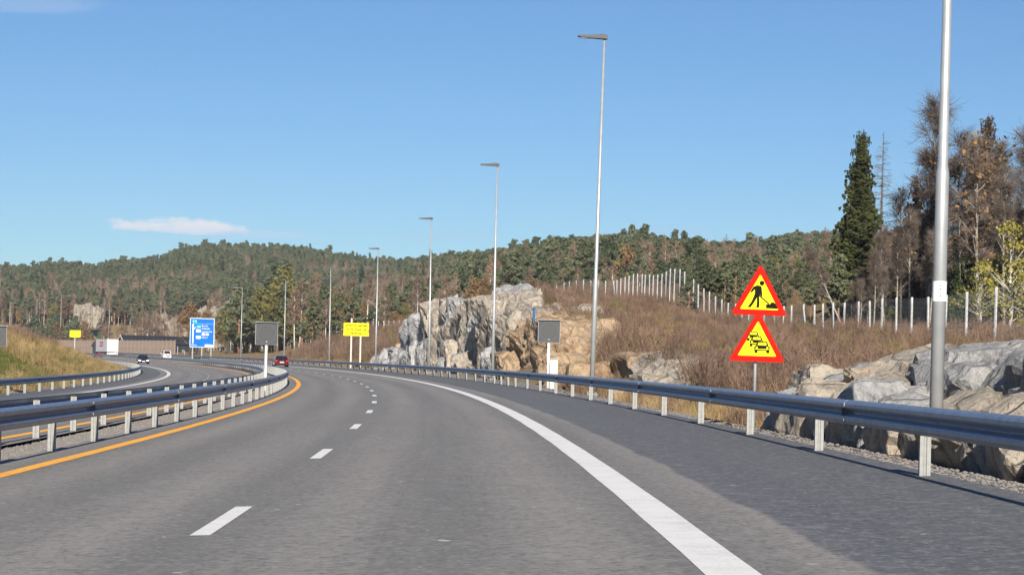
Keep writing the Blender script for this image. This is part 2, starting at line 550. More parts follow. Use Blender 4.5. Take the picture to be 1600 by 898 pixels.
SA = sarr(-55, 755)
asp_r = asphalt('asphalt_main', 4.45, 1.0, 0.9)
asp_l = asphalt('asphalt_opposite', -14.4, -1.0, -10.92)
road_r = strip('road_main', [-4.48, -3.6, -1.8, 0, 1.8, 3.6, 5.4, 6.5, 7.22], SA, 0.0, asp_r, kind='structure')
road_l = strip('road_opposite', [-17.1, -16, -14.5, -12, -10, -8, -6.5, -5.62], SA, 0.0, asp_l, kind='structure')
strip('edge_line', [3.46, 3.62, 3.79], sarr(-50, 750), .004, paint_w, road_r, wob=.008)
strip('median_line', [-3.70, -3.58, -3.46], sarr(-50, 750), .004, paint_o, road_r, wob=.008)
strip('median_line', [-6.52, -6.39, -6.27], sarr(-50, 750), .004, paint_o, road_l, wob=.008)
strip('edge_line', [-13.78, -13.62, -13.45], sarr(-50, 750), .004, paint_w, road_l, wob=.008)
for k in range(-3, 40):
    s0 = 16.3818 + 12 * k
    strip('lane_dash', [-.078, .078], np.linspace(s0 - 1.5, s0 + 1.5, 4), .004, paint_w, road_r)
    if k > 0: strip('lane_dash', [-10.08, -9.93], np.linspace(s0 + 3.5, s0 + 6.5, 4), .004, paint_w, road_l)

# ------------------------------------------------------------------ materials of things
steel = bpy.data.materials.new('galvanised_steel'); steel.use_nodes = True
t = NT(steel.node_tree); b = t.n['Principled BSDF']
co = t.node('ShaderNodeTexCoord').outputs['Object']
nz = t.noise(co, 7, 5, .6); nf = t.noise(co, 60, 2, .5)
t.put(b, 'Base Color', t.ramp(nz, [(.3, (.19, .22, .285)), (.7, (.29, .325, .40))]))
t.put(b, 'Roughness', t.math('ADD', .30, t.math('MULTIPLY', nf, .2)))
b.inputs['Metallic'].default_value = .55
zinc = mat('dull_zinc', (.28, .28, .265), .55, .25, var=.14, scale=12, spec=.4)
pole_m = mat('pole_steel', (.40, .41, .41), .48, .45, var=.12, scale=3, spec=.45)
white_pole = mat('white_tube', (.74, .74, .73), .4, 0, var=.06, scale=4, spec=.5)
dark_head = mat('lamp_housing', (.07, .075, .08), .45, .2, var=.1)
lens_m = mat('lamp_lens', (.45, .46, .47), .25, 0, spec=.5)
label_m = mat('sticker', (.78, .78, .76), .5)
black_print = mat('black_print', (.012, .012, .012), .9, spec=.03)
sign_red = mat('sign_red', (.60, .013, .007), .85, 0, var=.06, scale=3, spec=.06)
sign_yel = mat('sign_yellow', (.88, .80, .020), .85, 0, var=.05, scale=3, spec=.06)
sign_wht = mat('sign_white', (.80, .80, .80), .4)
sign_blue = mat('sign_blue', (.008, .13, .62), .85, 0, var=.06, scale=1, spec=.06)
sign_grn = mat('sign_green', (.01, .34, .24), .42)
sign_back = mat('sign_back', (.32, .33, .34), .5, .5, var=.1)
led_front = mat('led_matrix_face', (.060, .062, .064), .6, 0, var=.12, scale=30)
led_ring = mat('led_dots', (.085, .088, .09), .5, 0, var=.2, scale=80)
led_case = mat('led_case', (.36, .37, .38), .5, .3, var=.08)
cabinet_m = mat('cabinet_paint', (.56, .53, .46), .6, 0, var=.06)
wood_post = mat('weathered_timber', (.50, .46, .39), .8, 0, var=.18, scale=9, detail=6)
fence_m = mat('fence_post', (.47, .46, .435), .6, .1, var=.16, scale=6)
wire_m = mat('fence_wire', (.42, .43, .43), .5, .6)
blue_m = mat('blue_plastic', (.02, .11, .30), .5)
tyre_m = mat('rubber', (.018, .018, .019), .85)
rim_m = mat('alloy_rim', (.45, .46, .48), .35, .8)
glass_m = mat('tinted_glass', (.012, .015, .02), .08, 0, spec=.7)
plate_m = mat('number_plate', (.75, .75, .72), .5)
tail_m = mat('tail_lamp', (.42, .012, .012), .25, emit=(.8, .02, .01, .25))
head_m = mat('head_lamp', (.8, .8, .8), .2, emit=(1, .97, .9, 2.2))

# ------------------------------------------------------------------ guardrails
WB = [(0, .750), (.030, .756), (.066, .733), (.083, .706), (.084, .668), (.070, .650), (.014, .616), (.004, .600), (.014, .584), (.070, .550), (.084, .532), (.083, .494), (.066, .467), (.030, .444), (0, .450)]


def post_mesh(name, h_top=0.70, depth=.6):
    """sigma shaped steel post, web towards the oncoming driver (-y)"""
    p = [(-.06, 0), (-.018, 0), (-.010, .012), (.010, .012), (.018, 0), (.06, 0), (.06, .058), (.053, .058), (.053, .008), (.022, .008), (.013, .020), (-.013, .020), (-.022, .008), (-.053, .008), (-.053, .058), (-.06, .058)]
    m = MB(); n = len(p)
    vs = [(x, y, -depth) for x, y in p] + [(x, y, h_top) for x, y in p]
    fs = [tuple(range(n)), tuple(range(n, 2 * n))] + [(i, (i + 1) % n, (i + 1) % n + n, i + n) for i in range(n)]
    m.add(vs, fs)
    return m.mesh(name, zinc)


POST = post_mesh('rail_post')
bolt = MB()
bolt.tube([(0, 0, 0), (0, -.016, 0)], .02, 6)
BOLT = bolt.mesh('bolt', zinc)


def beam_mesh(d, side, ss):
    m = MB()
    n = len(WB)
    prof = [(o, z) for o, z in WB] + [(o - .008, z) for o, z in reversed(WB)]
    rings = [posn(ss, d + side * (o + .035), z) for o, z in prof]
    vs = np.stack(rings, 1); k = len(prof)
    m.v = [tuple(p) for p in vs.reshape(-1, 3).tolist()]
    for i in range(len(ss) - 1):
        for j in range(k):
            j2 = (j + 1) % k
            m.f.append((i * k + j, i * k + j2, (i + 1) * k + j2, (i + 1) * k + j))
    m.f.append(tuple(range(k))); m.f.append(tuple((len(ss) - 1) * k + j for j in range(k)))
    m.m = [0] * len(m.f)
    return m.mesh('beam', steel)


def guardrail(name, label, d, side, s0, s1, posts, lap, group=None):
    r = thing(name, label, 'guardrail', pos(s0, d), 0, group)
    inv = Matrix.Translation(-r.location)
    # beam in lapped lengths near the camera, one long length farther on
    edges = [s0]
    while edges[-1] + lap < min(s1, 118): edges.append(edges[-1] + lap)
    edges.append(s1)
    for i, (a, e) in enumerate(zip(edges[:-1], edges[1:])):
        off = .0035 * (i % 2)
        me = beam_mesh(d + side * off, side, sarr(a - .16 if i else a, e))
        me.transform(inv)
        ob('beam', me, r)
    for s in posts:
        p = pos(s, d - side * .03) - r.location
        ob('post', POST, r, p, head(s))
    for e in edges[1:-1]:
        if e > 75: break
        for k, z in ((-.3, .60), (-.1, .60), (.1, .60), (-.2, .69), (-.2, .50)):
            p = pos(e + k - .05, d + side * (.062 if z == .6 else .123), z) - r.location
            ob('bolt', BOLT, r, p, head(e) + (math.pi / 2 if side > 0 else -math.pi / 2))
    return r


p_r = [-9, -3, 3, 9, 15, 21, 27.1, 33.2, 39.3, 45.3, 51.3, 57.3, 63, 69.1, 75.4, 82, 88, 94, 97.9, 101.8, 105.8] + list(np.arange(111.7, 640, 6.0))
guardrail('guardrail', 'steel guardrail with widely spaced posts along the right shoulder', D_RAIL, -1, -12, 745, p_r, 12.3)
guardrail('guardrail', 'nearer median guardrail of galvanised steel beside the orange line', D_MED, 1, -12, 745, list(np.arange(-7.4, 500, 3.8)), 11.4)
guardrail('guardrail', 'farther median guardrail seen from its back with posts in front', D_MEDL, -1, -12, 745, list(np.arange(-5.4, 500, 3.8)), 11.4)
guardrail('guardrail', 'guardrail below the grassy bank on the outer left of the opposite road', D_LEFT, 1, 40, 745, list(np.arange(42, 520, 4.9)), 30)

# ------------------------------------------------------------------ street lamps


def street_lamp(label, base, H, arm, aim, lean=0.0, r0=.105, sticker=False, slim_head=True, group='street lamps along the motorway'):
    """arm points to local -x; aim = rotation about z"""
    r = thing('street_lamp', label, 'street lamp', base, aim, group)
    r.rotation_euler = (0, lean, aim)
    m = MB(); h1 = min(4.6, H * .36)
    m.tube([(0, 0, -.5), (0, 0, h1), (0, 0, h1 + .12), (0, 0, H)], [r0, r0 * .93, r0 * .74, r0 * .45], 16)
    pole = ob('pole', m.mesh('pole', pole_m, smooth=True), r)
    m = MB()
    m.box((0, 0, .12), (.42, .42, .04)); m.box((0, 0, .03), (.36, .36, .06))
    for a in (-1, 1):
        for c in (-1, 1): m.tube([(a * .15, c * .15, .0), (a * .15, c * .15, .22)], .02, 6)
    ob('base_flange', m.mesh('base_flange', zinc), r)
    if arm > 1.6:
        m = MB(); m.tube([(0, 0, H - .08), (-arm * .75, 0, H - .04)], [.05, .04], 8)
        ob('arm', m.mesh('arm', pole_m, smooth=True), r)
    L = arm if arm <= 1.6 else arm * .32
    x1 = -arm + L
    m = MB()
    prof = [(x1 + .12, H - .10), (x1 + .12, H + .05), (x1 - .1, H + .09), (x1 - L * .45, H + .04), (x1 - L, H - .0), (x1 - L, H - .06), (x1 - L * .4, H - .09)]
    m.prism(prof, -.14, .14)
    hd = ob('lamp_head', m.mesh('lamp_head', dark_head), r)
    m = MB(); m.box((x1 - L * .62, 0, H - .088), (L * .55, .2, .025))
    ob('lens', m.mesh('lens', lens_m), hd)
    if sticker:
        m = MB(); m.tube([(0, 0, 2.62), (0, 0, 2.93)], r0 * .985 + .003, 16, cap=False)
        lb = ob('number_label', m.mesh('number_label', label_m, smooth=True), r)
        mm = MB()
        for k, z in enumerate((2.70, 2.755, 2.81, 2.86)):
            mm.box((-.012 + .006 * (k % 2), -r0 * .985 - .005, z), (.02, .004, .016))
        ob('label_print', mm.mesh('label_print', black_print), lb)
    return r


names_r = ['nearest street lamp, its tall grey pole cut off by the top of the picture',
           'street lamp between the right dark display sign and the warning triangles',
           'street lamp in front of the orange end of the rock cutting',
           'street lamp standing before the grey end of the rock cutting',
           'street lamp just right of the yellow notice board',
           'street lamp just left of the yellow notice board',
           'street lamp behind the red car',
           'long-armed street lamp between the blue sign and the left dark display sign']
for i, (x, ybase, Y, topy) in enumerate([(1460.5, 728, 30.2, None), (924.5, 612, 77.5, 57), (769.5, 597, 122.5, 257), (670, 585, 166.5, 341), (586.5, 578, 212, 388), (514, 573, 257.5, 417), (443.5, 569, 306, 437), (376, 565, 359, 449)]):
    p = photo(x, ybase, Y)
    g = gz(p.x, p.y)
    p.z = g
    s_, d_ = to_sd([p.x], [p.y])
    H = 13.2 if topy is None else photo(x, topy, Y).z - g
    street_lamp(names_r[i], p, H, 1.05 if i < 7 else 2.7, head(float(s_[0])) * .5 + (.08 if i else 0), (0.004, .013, -.001, -.006, 0, -.004, 0, 0)[i], .105 if i else .108, sticker=(i == 0))
for i, (x, topy, Y, arm, lb) in enumerate([(98, 461, 655, 5.0, 'tall lamp left of the small yellow notice, arm pointing right'), (60, 468, 700, 4.0, 'middle lamp behind the grassy bank, arm pointing right'), (18, 473, 740, 3.4, 'leftmost lamp, its pole rising behind the grassy bank')]):
    p = photo(x - 2, topy, Y); top = p.z; g = gz(p.x, p.y); p.z = g
    street_lamp(lb, p, top - g, arm, math.pi - .1, 0, .13)

# ------------------------------------------------------------------ signs


def text_mesh(body, size, mtl, align='CENTER', bold=0.0):
    cu = bpy.data.curves.new('lettering', 'FONT')
    cu.body = body; cu.size = size; cu.align_x = align; cu.align_y = 'CENTER'
    cu.extrude = 0.002; cu.offset = bold; cu.resolution_u = 2; cu.space_line = 1.0
    tmp = bpy.data.objects.new('tmp_text', cu)
    COL.objects.link(tmp)
    dg = bpy.context.evaluated_depsgraph_get()
    me = bpy.data.meshes.new_from_object(tmp.evaluated_get(dg))
    bpy.data.objects.remove(tmp)
    me.materials.clear(); me.materials.append(mtl)
    me.transform(Matrix.Rotation(math.pi / 2, 4, 'X'))
    me.name = 'lettering'
    return me


def rounded(poly, r, n=4):
    out = []
    k = len(poly)
    for i in range(k):
        p0, p1, p2 = Vector(poly[i - 1]), Vector(poly[i]), Vector(poly[(i + 1) % k])
        a = (p0 - p1).normalized(); b_ = (p2 - p1).normalized()
        ang = a.angle(b_); L = r / math.tan(ang / 2)
        q0, q1 = p1 + a * L, p1 + b_ * L
        for j in range(n + 1):
            u = j / n
            q = q0 * (1 - u) ** 2 + p1 * 2 * u * (1 - u) + q1 * u * u
            out.append((q.x, q.y))
    return out


def circle(cx, cz, r, n=20): return [(cx + r * math.cos(2 * math.pi * i / n), cz + r * math.sin(2 * math.pi * i / n)) for i in range(n)]


def thick_line(a, b_, w):
    a, b_ = Vector(a), Vector(b_); d = (b_ - a).normalized(); n = Vector((-d.y, d.x)) * w / 2
    return [tuple(a + n), tuple(a - n), tuple(b_ - n), tuple(b_ + n)]


def tri_plate(parent, cx, zb, W, H, yf, tilt):
    me_o = MB(); outer = rounded([(-W / 2, 0), (W / 2, 0), (0, H)], .055)
    me_o.prism(outer, yf, yf + .022)
    rot = Matrix.Translation((cx, 0, zb)) @ Matrix.Rotation(tilt, 4, 'Y')
    me = me_o.mesh('triangle_plate', sign_red); me.transform(rot)
    pl = ob('triangle_plate', me, parent)
    m = MB(); k = .685
    zo = .115
    inner = rounded([(-W * k / 2, zo), (W * k / 2, zo), (0, zo + H * k)], .02)
    m.prism(inner, yf - .003, yf + .004)
    me = m.mesh('yellow_field', sign_yel); me.transform(rot); ob('yellow_field', me, pl)
    return pl, rot


sg = photo(1181, 660, 40.3); sg.z = gz(sg.x, sg.y)
r = thing('roadworks_sign', 'two red and yellow warning triangles on one post: roadworks above, queue below', 'road sign', sg, .02)
z0 = -sg.z
m = MB(); m.tube([(-.035, .045, -.4), (-.035, .045, 3.35 + z0)], .033, 12)
ob('post', m.mesh('post', pole_m, smooth=True), r)
pl, rot = tri_plate(r, .015, 2.49 + z0, 1.17, 1.06, 0.0, .014)
m = MB(); yf = -.0065
m.prism(circle(.03, .585, .042), yf, yf + .003)
m.prism([(-.165, .43), (-.115, .52), (-.05, .545), (.015, .535), (.03, .50), (.012, .40), (-.01, .345), (-.105, .345), (-.085, .42), (-.09, .475), (-.14, .415)], yf, yf + .003)
m.prism([(-.105, .35), (-.045, .345), (-.09, .255), (-.15, .165), (-.205, .165), (-.14, .26)], yf - .0008, yf + .003)
m.prism([(-.05, .35), (-.01, .345), (.0, .25), (-.005, .165), (-.055, .165), (-.045, .255)], yf - .0008, yf + .003)
m.prism([(.0, .50), (.03, .49), (.045, .36), (.012, .36)], yf - .0012, yf + .003)
m.prism(thick_line((-.01, .375), (.16, .235), .022), yf - .0016, yf + .003)
m.prism([(.10, .160), (.12, .19), (.10, .21), (.15, .235), (.18, .225), (.20, .26), (.245, .262), (.275, .24), (.325, .155)], yf - .002, yf + .003)
me = m.mesh('roadworks_symbol', black_print); me.transform(rot @ Matrix.Translation((0, 0, .12)) @ Matrix.Diagonal((1.2, 1, 1.2, 1)) @ Matrix.Translation((0, 0, -.135))); ob('roadworks_symbol', me, pl)
pl, rot = tri_plate(r, -.02, 1.535 + z0, 1.17, 1.05, -.06, .014)
m = MB(); yf = -.0665


def queue_car(m, cx, cz, k, yf):
    body = [(-.13, 0), (.13, 0), (.13, .07), (.105, .085), (.085, .155), (-.085, .155), (-.105, .085), (-.13, .07)]
    o_ = [(cx + x * k, cz + z * k) for x, z in body]
    m.prism(o_, yf, yf + .003, 0)
    m.prism([(cx + x * k, cz + z * k) for x, z in [(-.075, .09), (.075, .09), (.065, .138), (-.065, .138)]], yf - .0015, yf, 1)
    m.prism([(cx + x * k, cz + z * k) for x, z in [(-.115, .018), (.115, .018), (.115, .03), (-.115, .03)]], yf - .0015, yf, 1)
    for sx_ in (-.09, .09): m.prism(circle(cx + sx_ * k, cz + .052 * k, .017 * k, 10), yf - .0015, yf, 1)
    for sx_ in (-.1, .1): m.prism([(cx + (sx_ - .025) * k, cz - .035 * k), (cx + (sx_ + .025) * k, cz - .035 * k), (cx + (sx_ + .025) * k, cz + .002 * k), (cx + (sx_ - .025) * k, cz + .002 * k)], yf, yf + .003, 0)


for j, (cx, cz, k) in enumerate([(-.055, .39, .82), (.005, .30, .9), (.10, .20, 1.0)]): queue_car(m, cx, cz, k, yf - .003 * j)
me = m.mesh('queue_symbol', [black_print, sign_yel]); me.transform(rot @ Matrix.Translation((.0, 0, .14)) @ Matrix.Diagonal((1.22, 1, 1.22, 1)) @ Matrix.Translation((-.02, 0, -.13))); ob('queue_symbol', me, pl)


def display_sign(label, base, rz, zc, W, cabinet=False):
    r = thing('speed_display_sign', label, 'road sign', base, rz, 'dark speed display signs')
    z = zc - base.z
    m = MB(); m.tube([(0, .12, -.4), (0, .12, z - W * .4)], .062, 14)
    ob('post', m.mesh('post', white_pole, smooth=True), r)
    m = MB(); m.prism(rounded([(-W / 2, z - W / 2), (W / 2, z - W / 2), (W / 2, z + W / 2), (-W / 2, z + W / 2)], .03), 0.02, .24)
    hs = ob('housing', m.mesh('housing', led_case), r)
    m = MB(); m.prism(rounded([(-W * .485, z - W * .485), (W * .485, z - W * .485), (W * .485, z + W * .485), (-W * .485, z + W * .485)], .03), .005, .03)
    fc = ob('display_face', m.mesh('display_face', led_front), hs)
    m = MB()
    for q in range(40):
        for rr in (.43, .39):
            a = 2 * math.pi * q / 40
            m.box((rr * W * math.cos(a), .002, z + rr * W * math.sin(a)), (.035, .008, .035))
    for dx in (-.13, .13):
        for q in range(14):
            a = 2 * math.pi * q / 14
            x = dx * W + .085 * W * math.cos(a)
            if dx < 0 and math.cos(a) < -.6: continue
            m.box((x, .002, z + .16 * W * math.sin(a)), (.03, .008, .03))
    ob('led_dots', m.mesh('led_dots', led_ring), fc)
    m = MB(); m.box((0, -.005, z - W * .36), (.035, .02, .035))
    ob('sensor', m.mesh('sensor', label_m), hs)
    m = MB(); m.box((0, .06, z + W / 2 + .012), (W * 1.1, .3, .02))
    ob('visor', m.mesh('visor', led_case), hs)
    return r


for lb, x, yb, Y, yc, W in (('dark square speed display on white post before the orange rock', 856, 607, 91.7, 517.5, 1.04),
                            ('dark square speed display standing in the median between both guardrails', 415, 600, 95, 521, 1.08),
                            ('speed display cut off by the left edge below the grassy bank', -8, 612, 96, 525, 1.0)):
    p = photo(x, yb, Y); top = photo(x, yc, Y).z
    p.z = gz(p.x, p.y)
    display_sign(lb, p, .22 if x < 600 else .03, top, W)
p = photo(865, 590, 92.4); p.z = gz(p.x, p.y)
r = thing('control_cabinet', 'small beige control cabinet beside the right display sign post', 'cabinet', p)
zt = photo(865, 560.5, 92.4).z - p.z
m = MB(); m.box((0, 0, zt / 2 - .1), (.36, .26, zt + .2)); ob('cabinet_body', m.mesh('cabinet_body', cabinet_m), r)
m = MB(); m.box((0, -.02, zt + .012), (.42, .36, .03)); ob('cabinet_lid', m.mesh('cabinet_lid', cabinet_m), r)
m = MB(); m.box((0, -.135, zt / 2 + .1), (.30, .012, zt * .72)); dr = ob('cabinet_door', m.mesh('cabinet_door', cabinet_m), r)
m = MB(); m.box((.1, -.148, zt / 2 + .1), (.02, .02, .12)); ob('handle', m.mesh('handle', dark_head), dr)


def notice(label, x0, x1, y0, y1, Y, ybase, xs, lines, tsize, rz):
    c0 = photo((x0 + x1) / 2, y1, Y); c1 = photo((x0 + x1) / 2, y0, Y)
    W = (x1 - x0) * Y / F / math.cos(rz)
    base = Vector((c0.x, c0.y, gz(c0.x, c0.y)))
    r = thing('notice_board', label, 'road sign', base, rz)
    zb, zt = c0.z - base.z, c1.z - base.z
    for k, (x, ext) in enumerate(xs):
        m = MB(); lx = (x - (x0 + x1) / 2) * Y / F
        m.box((lx, .07, (zt + ext) / 2 - .3), (.19, .10, zt + ext + .6))
        ob('post', m.mesh('post', wood_post), r)
    m = MB(); m.prism([(-W / 2, zb), (W / 2, zb), (W / 2, zt), (-W / 2, zt)], -.02, .02)
    bd = ob('board', m.mesh('board', sign_yel), r)
    n = len(lines)
    for k, ln in enumerate(lines):
        ob('lettering', text_mesh(ln, tsize, black_print, 'CENTER', .012), bd, (0, -.023, zt - (zt - zb) * (k + .5 + .1) / (n + .25)))
    return r


TXT = ['Sprengningsarbeid', 'korte stopp må', 'påregnes']
notice('yellow notice board on two timber posts beside the far right guardrail', 537, 576, 504.5, 524.5, 228, 575, [(549, .55), (563.5, -.2)], TXT, .36, .12)
notice('small yellow notice left of the truck in front of the noise wall', 109.5, 125, 516, 526.5, 590, 549, [(117, -.3)], TXT, .33, .3)

# big blue direction sign
YB = 411
p = photo(315, 556, YB); base = Vector((p.x, p.y, gz(p.x, p.y)))
r = thing('direction_sign', 'large blue motorway direction sign with white arrow on three posts', 'road sign', base, .20)
zt, zb = photo(315, 497, YB).z - base.z, photo(315, 542.5, YB).z - base.z
W = 37.5 * YB / F / math.cos(.05); Hh = zt - zb
for lx in (-W * .38, .0, W * .38):
    m = MB(); m.box((lx, .2, zb / 2 + .5), (.24, .2, zb + 2.4)); ob('post', m.mesh('post', zinc), r)
m = MB(); m.prism(rounded([(-W / 2, zb), (W / 2, zb), (W / 2, zt), (-W / 2, zt)], .2), -.02, .06)
pn = ob('panel', m.mesh('panel', sign_wht), r)
m = MB(); e = .10; m.prism(rounded([(-W / 2 + e, zb + e), (W / 2 - e, zb + e), (W / 2 - e, zt - e), (-W / 2 + e, zt - e)], .15), -.03, -.015)
ob('blue_field', m.mesh('blue_field', sign_blue), pn)
U = lambda a: -W / 2 + a * W
V = lambda b_: zt - b_ * Hh
m = MB(); y = -.036
m.prism([(U(.10), V(.86)), (U(.145), V(.86)), (U(.145), V(.25)), (U(.10), V(.25))], y, y + .01)
m.prism([(U(.075), V(.25)), (U(.17), V(.25)), (U(.1225), V(.19))], y - .002, y + .008)
m.prism(thick_line((U(.13), V(.40)), (U(.22), V(.31)), .16), y - .001, y + .009)
m.prism([(U(.10), V(.185)), (U(.95), V(.185)), (U(.95), V(.190)), (U(.10), V(.190))], y - .003, y + .007)
m.prism(rounded([(U(.62), V(.97)), (U(.94), V(.97)), (U(.94), V(.895)), (U(.62), V(.895))], .15), y - .002, y + .008)
for a0, a1, b0, b1 in ((.25, .44, .385, .485), (.25, .44, .605, .705), (.49, .61, .51, .595)): m.prism(rounded([(U(a0), V(b1)), (U(a1), V(b1)), (U(a1), V(b0)), (U(a0), V(b0))], .06), y - .002, y + .008)
m.prism([(U(.71) + .36 * math.cos(q * .4488), V(.5525) + .26 * math.sin(q * .4488)) for q in range(14)], y - .002, y + .008)
ob('arrow_and_fields', m.mesh('arrow_and_fields', sign_wht), pn)
m = MB()
for a0, a1, b0, b1 in ((.10, .27, .055, .165), (.26, .46, .24, .35)): m.prism(rounded([(U(a0), V(b1)), (U(a1), V(b1)), (U(a1), V(b0)), (U(a0), V(b0))], .06), y - .002, y + .008)
ob('route_fields', m.mesh('route_fields', sign_grn), pn)
for body, a, b_, sz, mt, al in (('E 18', .185, .11, .46, sign_wht, 'CENTER'), ('Brevik', .48, .265, .50, sign_wht, 'LEFT'), ('Stathelle', .48, .355, .50, sign_wht, 'LEFT'), ('Langesund', .48, .455, .50, sign_wht, 'LEFT'), ('Herre', .48, .66, .50, sign_wht, 'LEFT'), ('500 m', .06, .925, .46, sign_wht, 'LEFT'), ('354', .36, .295, .42, sign_wht, 'CENTER'), ('352', .345, .435, .42, black_print, 'CENTER'), ('353', .345, .655, .42, black_print, 'CENTER')):
    ob('lettering', text_mesh(body, sz, mt, al), pn, (U(a), y - .012, V(b_)))
m = MB(); m.prism(thick_line((U(.68), V(.95)), (U(.76), V(.915)), .12), y - .006, y - .002)
for q in range(2): m.box((U(.83 + .05 * q), y - .004, V(.932)), (.12, .005, .2))
ob('exit_mark', m.mesh('exit_mark', black_print), pn)

# blue marker pipe on the rock
# ------------------------------------------------------------------ rock


def rockmat(name, stops, dark=(.045, .04, .036), strat=(1, 1, 1)):
    m = bpy.data.materials.new(name); m.use_nodes = True
    t = NT(m.node_tree); b = t.n['Principled BSDF']
    b.inputs['Roughness'].default_value = .9; b.inputs['Specular IOR Level'].default_value = .15
    co = t.node('ShaderNodeNewGeometry').outputs['Position']
    mp = t.node('ShaderNodeMapping', {'Vector': co, 'Scale': strat, 'Rotation': (.3, .5, .2)}).outputs[0]
    big = t.noise(co, .33, 4, .6); mid = t.noise(mp, 1.7, 8, .74, .0); fine = t.noise(mp, 9, 5, .72)
    f = t.math('ADD', t.math('MULTIPLY', big, .55), t.math('ADD', t.math('MULTIPLY', mid, .55), t.math('MULTIPLY', fine, .45)))
    f = t.math('ADD', t.math('MULTIPLY', t.math('SUBTRACT', t.math('MULTIPLY', f, .645), .5), 1.9), .5)
    col = t.ramp(f, stops)
    w1 = t.noise(mp, .7, 1.5, .5, .1); w2 = t.noise(co, 1.5, 2, .5, .0)
    cr1 = t.smooth(t.math('ABSOLUTE', t.math('SUBTRACT', w1, .5)), .016, .002)
    cr2 = t.smooth(t.math('ABSOLUTE', t.math('SUBTRACT', w2, .47)), .020, .004)
    crack = t.math('MAXIMUM', cr1, t.math('MULTIPLY', cr2, t.math('MULTIPLY', t.smooth(big, .48, .62), .6)))
    col = t.mix(t.math('MULTIPLY', crack, t.math('MULTIPLY', t.smooth(fine, .36, .60), .6)), col, dark)
    st_ = t.noise(t.node('ShaderNodeMapping', {'Vector': co, 'Scale': (2.2, 2.2, .25)}).outputs[0], 1.3, 4, .6)
    col = t.mix(t.math('MULTIPLY', t.smooth(st_, .55, .72), .5), col, tuple(k * 1.6 for k in dark))
    col = t.mix(t.math('MULTIPLY', t.smooth(fine, .60, .75), .45), col, (.60, .57, .52))
    grn = t.noise(co, 30, 3, .7)
    col = t.mix(t.math('MULTIPLY', t.smooth(grn, .48, .30), .45), col, dark)
    t.put(b, 'Base Color', col)
    hgt = t.math('SUBTRACT', t.math('ADD', t.math('MULTIPLY', mid, 1.0), t.math('MULTIPLY', fine, .35)), t.math('MULTIPLY', crack, .22))
    bn = t.node('ShaderNodeBump', {'Strength': 1.0, 'Distance': .22, 'Height': hgt})
    t.put(b, 'Normal', bn.outputs[0])
    return m


rock_grey = rockmat('rock_grey', [(.25, (.13, .128, .125)), (.42, (.27, .265, .26)), (.58, (.43, .42, .405)), (.78, (.48, .43, .37))], strat=(1, 1, .45))
rock_buff = rockmat('rock_buff', [(.25, (.14, .122, .105)), (.42, (.30, .262, .215)), (.58, (.46, .395, .315)), (.78, (.47, .33, .22))], strat=(.8, .8, .5))
rock_rust = rockmat('rock_rust', [(.25, (.12, .075, .045)), (.42, (.30, .20, .12)), (.58, (.46, .345, .23)), (.78, (.46, .23, .085))], strat=(1, 1, .8))


rock_far = rockmat('rock_far', [(.33, (.13, .11, .09)), (.45, (.24, .205, .165)), (.55, (.33, .28, .215)), (.68, (.26, .20, .14))], strat=(.5, .5, .15))


def rock(name, parent, c, size, rz, seed, mtl, tilt=0.0, lean=0.0, sub=4, planes=13, amp=.05, fq=.8):
    bm = bmesh.new()
    bmesh.ops.create_icosphere(bm, subdivisions=sub, radius=1.0)
    R = random.Random(seed)
    pl = [(Vector((sx_, sy_, sz_)).normalized(), .60 + R.random() * .12) for sx_, sy_, sz_ in
          ((1, R.uniform(-.25, .25), R.uniform(-.2, .2)), (-1, R.uniform(-.25, .25), R.uniform(-.2, .2)), (R.uniform(-.2, .2), 1, 0), (R.uniform(-.25, .25), -1, R.uniform(0, .3)), (R.uniform(-.3, .3), R.uniform(-.3, .1), 1), (0, 0, -1))]
    for _ in range(planes):
        n = Vector((R.gauss(0, 1), R.gauss(0, 1), R.gauss(0, .7))).normalized()
        pl.append((n, R.uniform(.66, .86)))
    off = Vector((seed * 7.13 % 50, seed * 3.7 % 50, seed * 1.9 % 50))
    sz = Vector(size)
    M = Matrix.Rotation(rz, 3, 'Z') @ Matrix.Rotation(lean, 3, 'Y') @ Matrix.Rotation(tilt, 3, 'X')
    for v in bm.verts:
        p = v.co.copy()
        for n, dd in pl:
            e_ = p.dot(n) - dd
            if e_ > 0: p -= n * e_
        p /= .66
        q = Vector((p.x * sz.x / 2, p.y * sz.y / 2, p.z * sz.z / 2))
        w = noise.fractal(q * .8 + off, .9, 2.1, 4) * amp * 3
        ph = Vector((q.x * .85, q.y * .85 + q.z * .22, q.z * .5)) * fq + off
        c1_ = noise.voronoi(ph)[1][0]; c2_ = noise.voronoi(ph * 2.6)[1][0]
        bl_ = (math.sin(c1_.x * 12.9 + c1_.y * 78.2 + c1_.z * 37.7) * 43758.5) % 1.0 - .5
        b2_ = (math.sin(c2_.x * 12.9 + c2_.y * 78.2 + c2_.z * 37.7) * 43758.5) % 1.0 - .5
        q += v.co * (w * .35 + amp * (6.5 * bl_ + 2.8 * b2_))
        v.co = M @ q
    me = bpy.data.meshes.new(name)
    bm.to_mesh(me); bm.free()
    me.materials.append(mtl)
    return ob(name, me, parent, c)


# foreground outcrop, right
oc = thing('rock_outcrop', 'pale grey fractured rock outcrop behind the guardrail in the right foreground', 'rock', pos(32, 11, -.2))
R = random.Random(5)


def rk(parent, s, d, zb, zt, ln, dp, seed, mtl, tilt=0, lean=0, sub=4, amp=.05, name='rock_block'):
    c = pos(s, d); zb_ = zb; h = zt - zb_
    c.z = float(np.interp(s, _S, _Z)) + (zb_ + zt) / 2
    return rock(name, parent, c - parent.location, (dp, ln, h), head(s), seed, mtl, tilt, lean, sub, amp=amp)


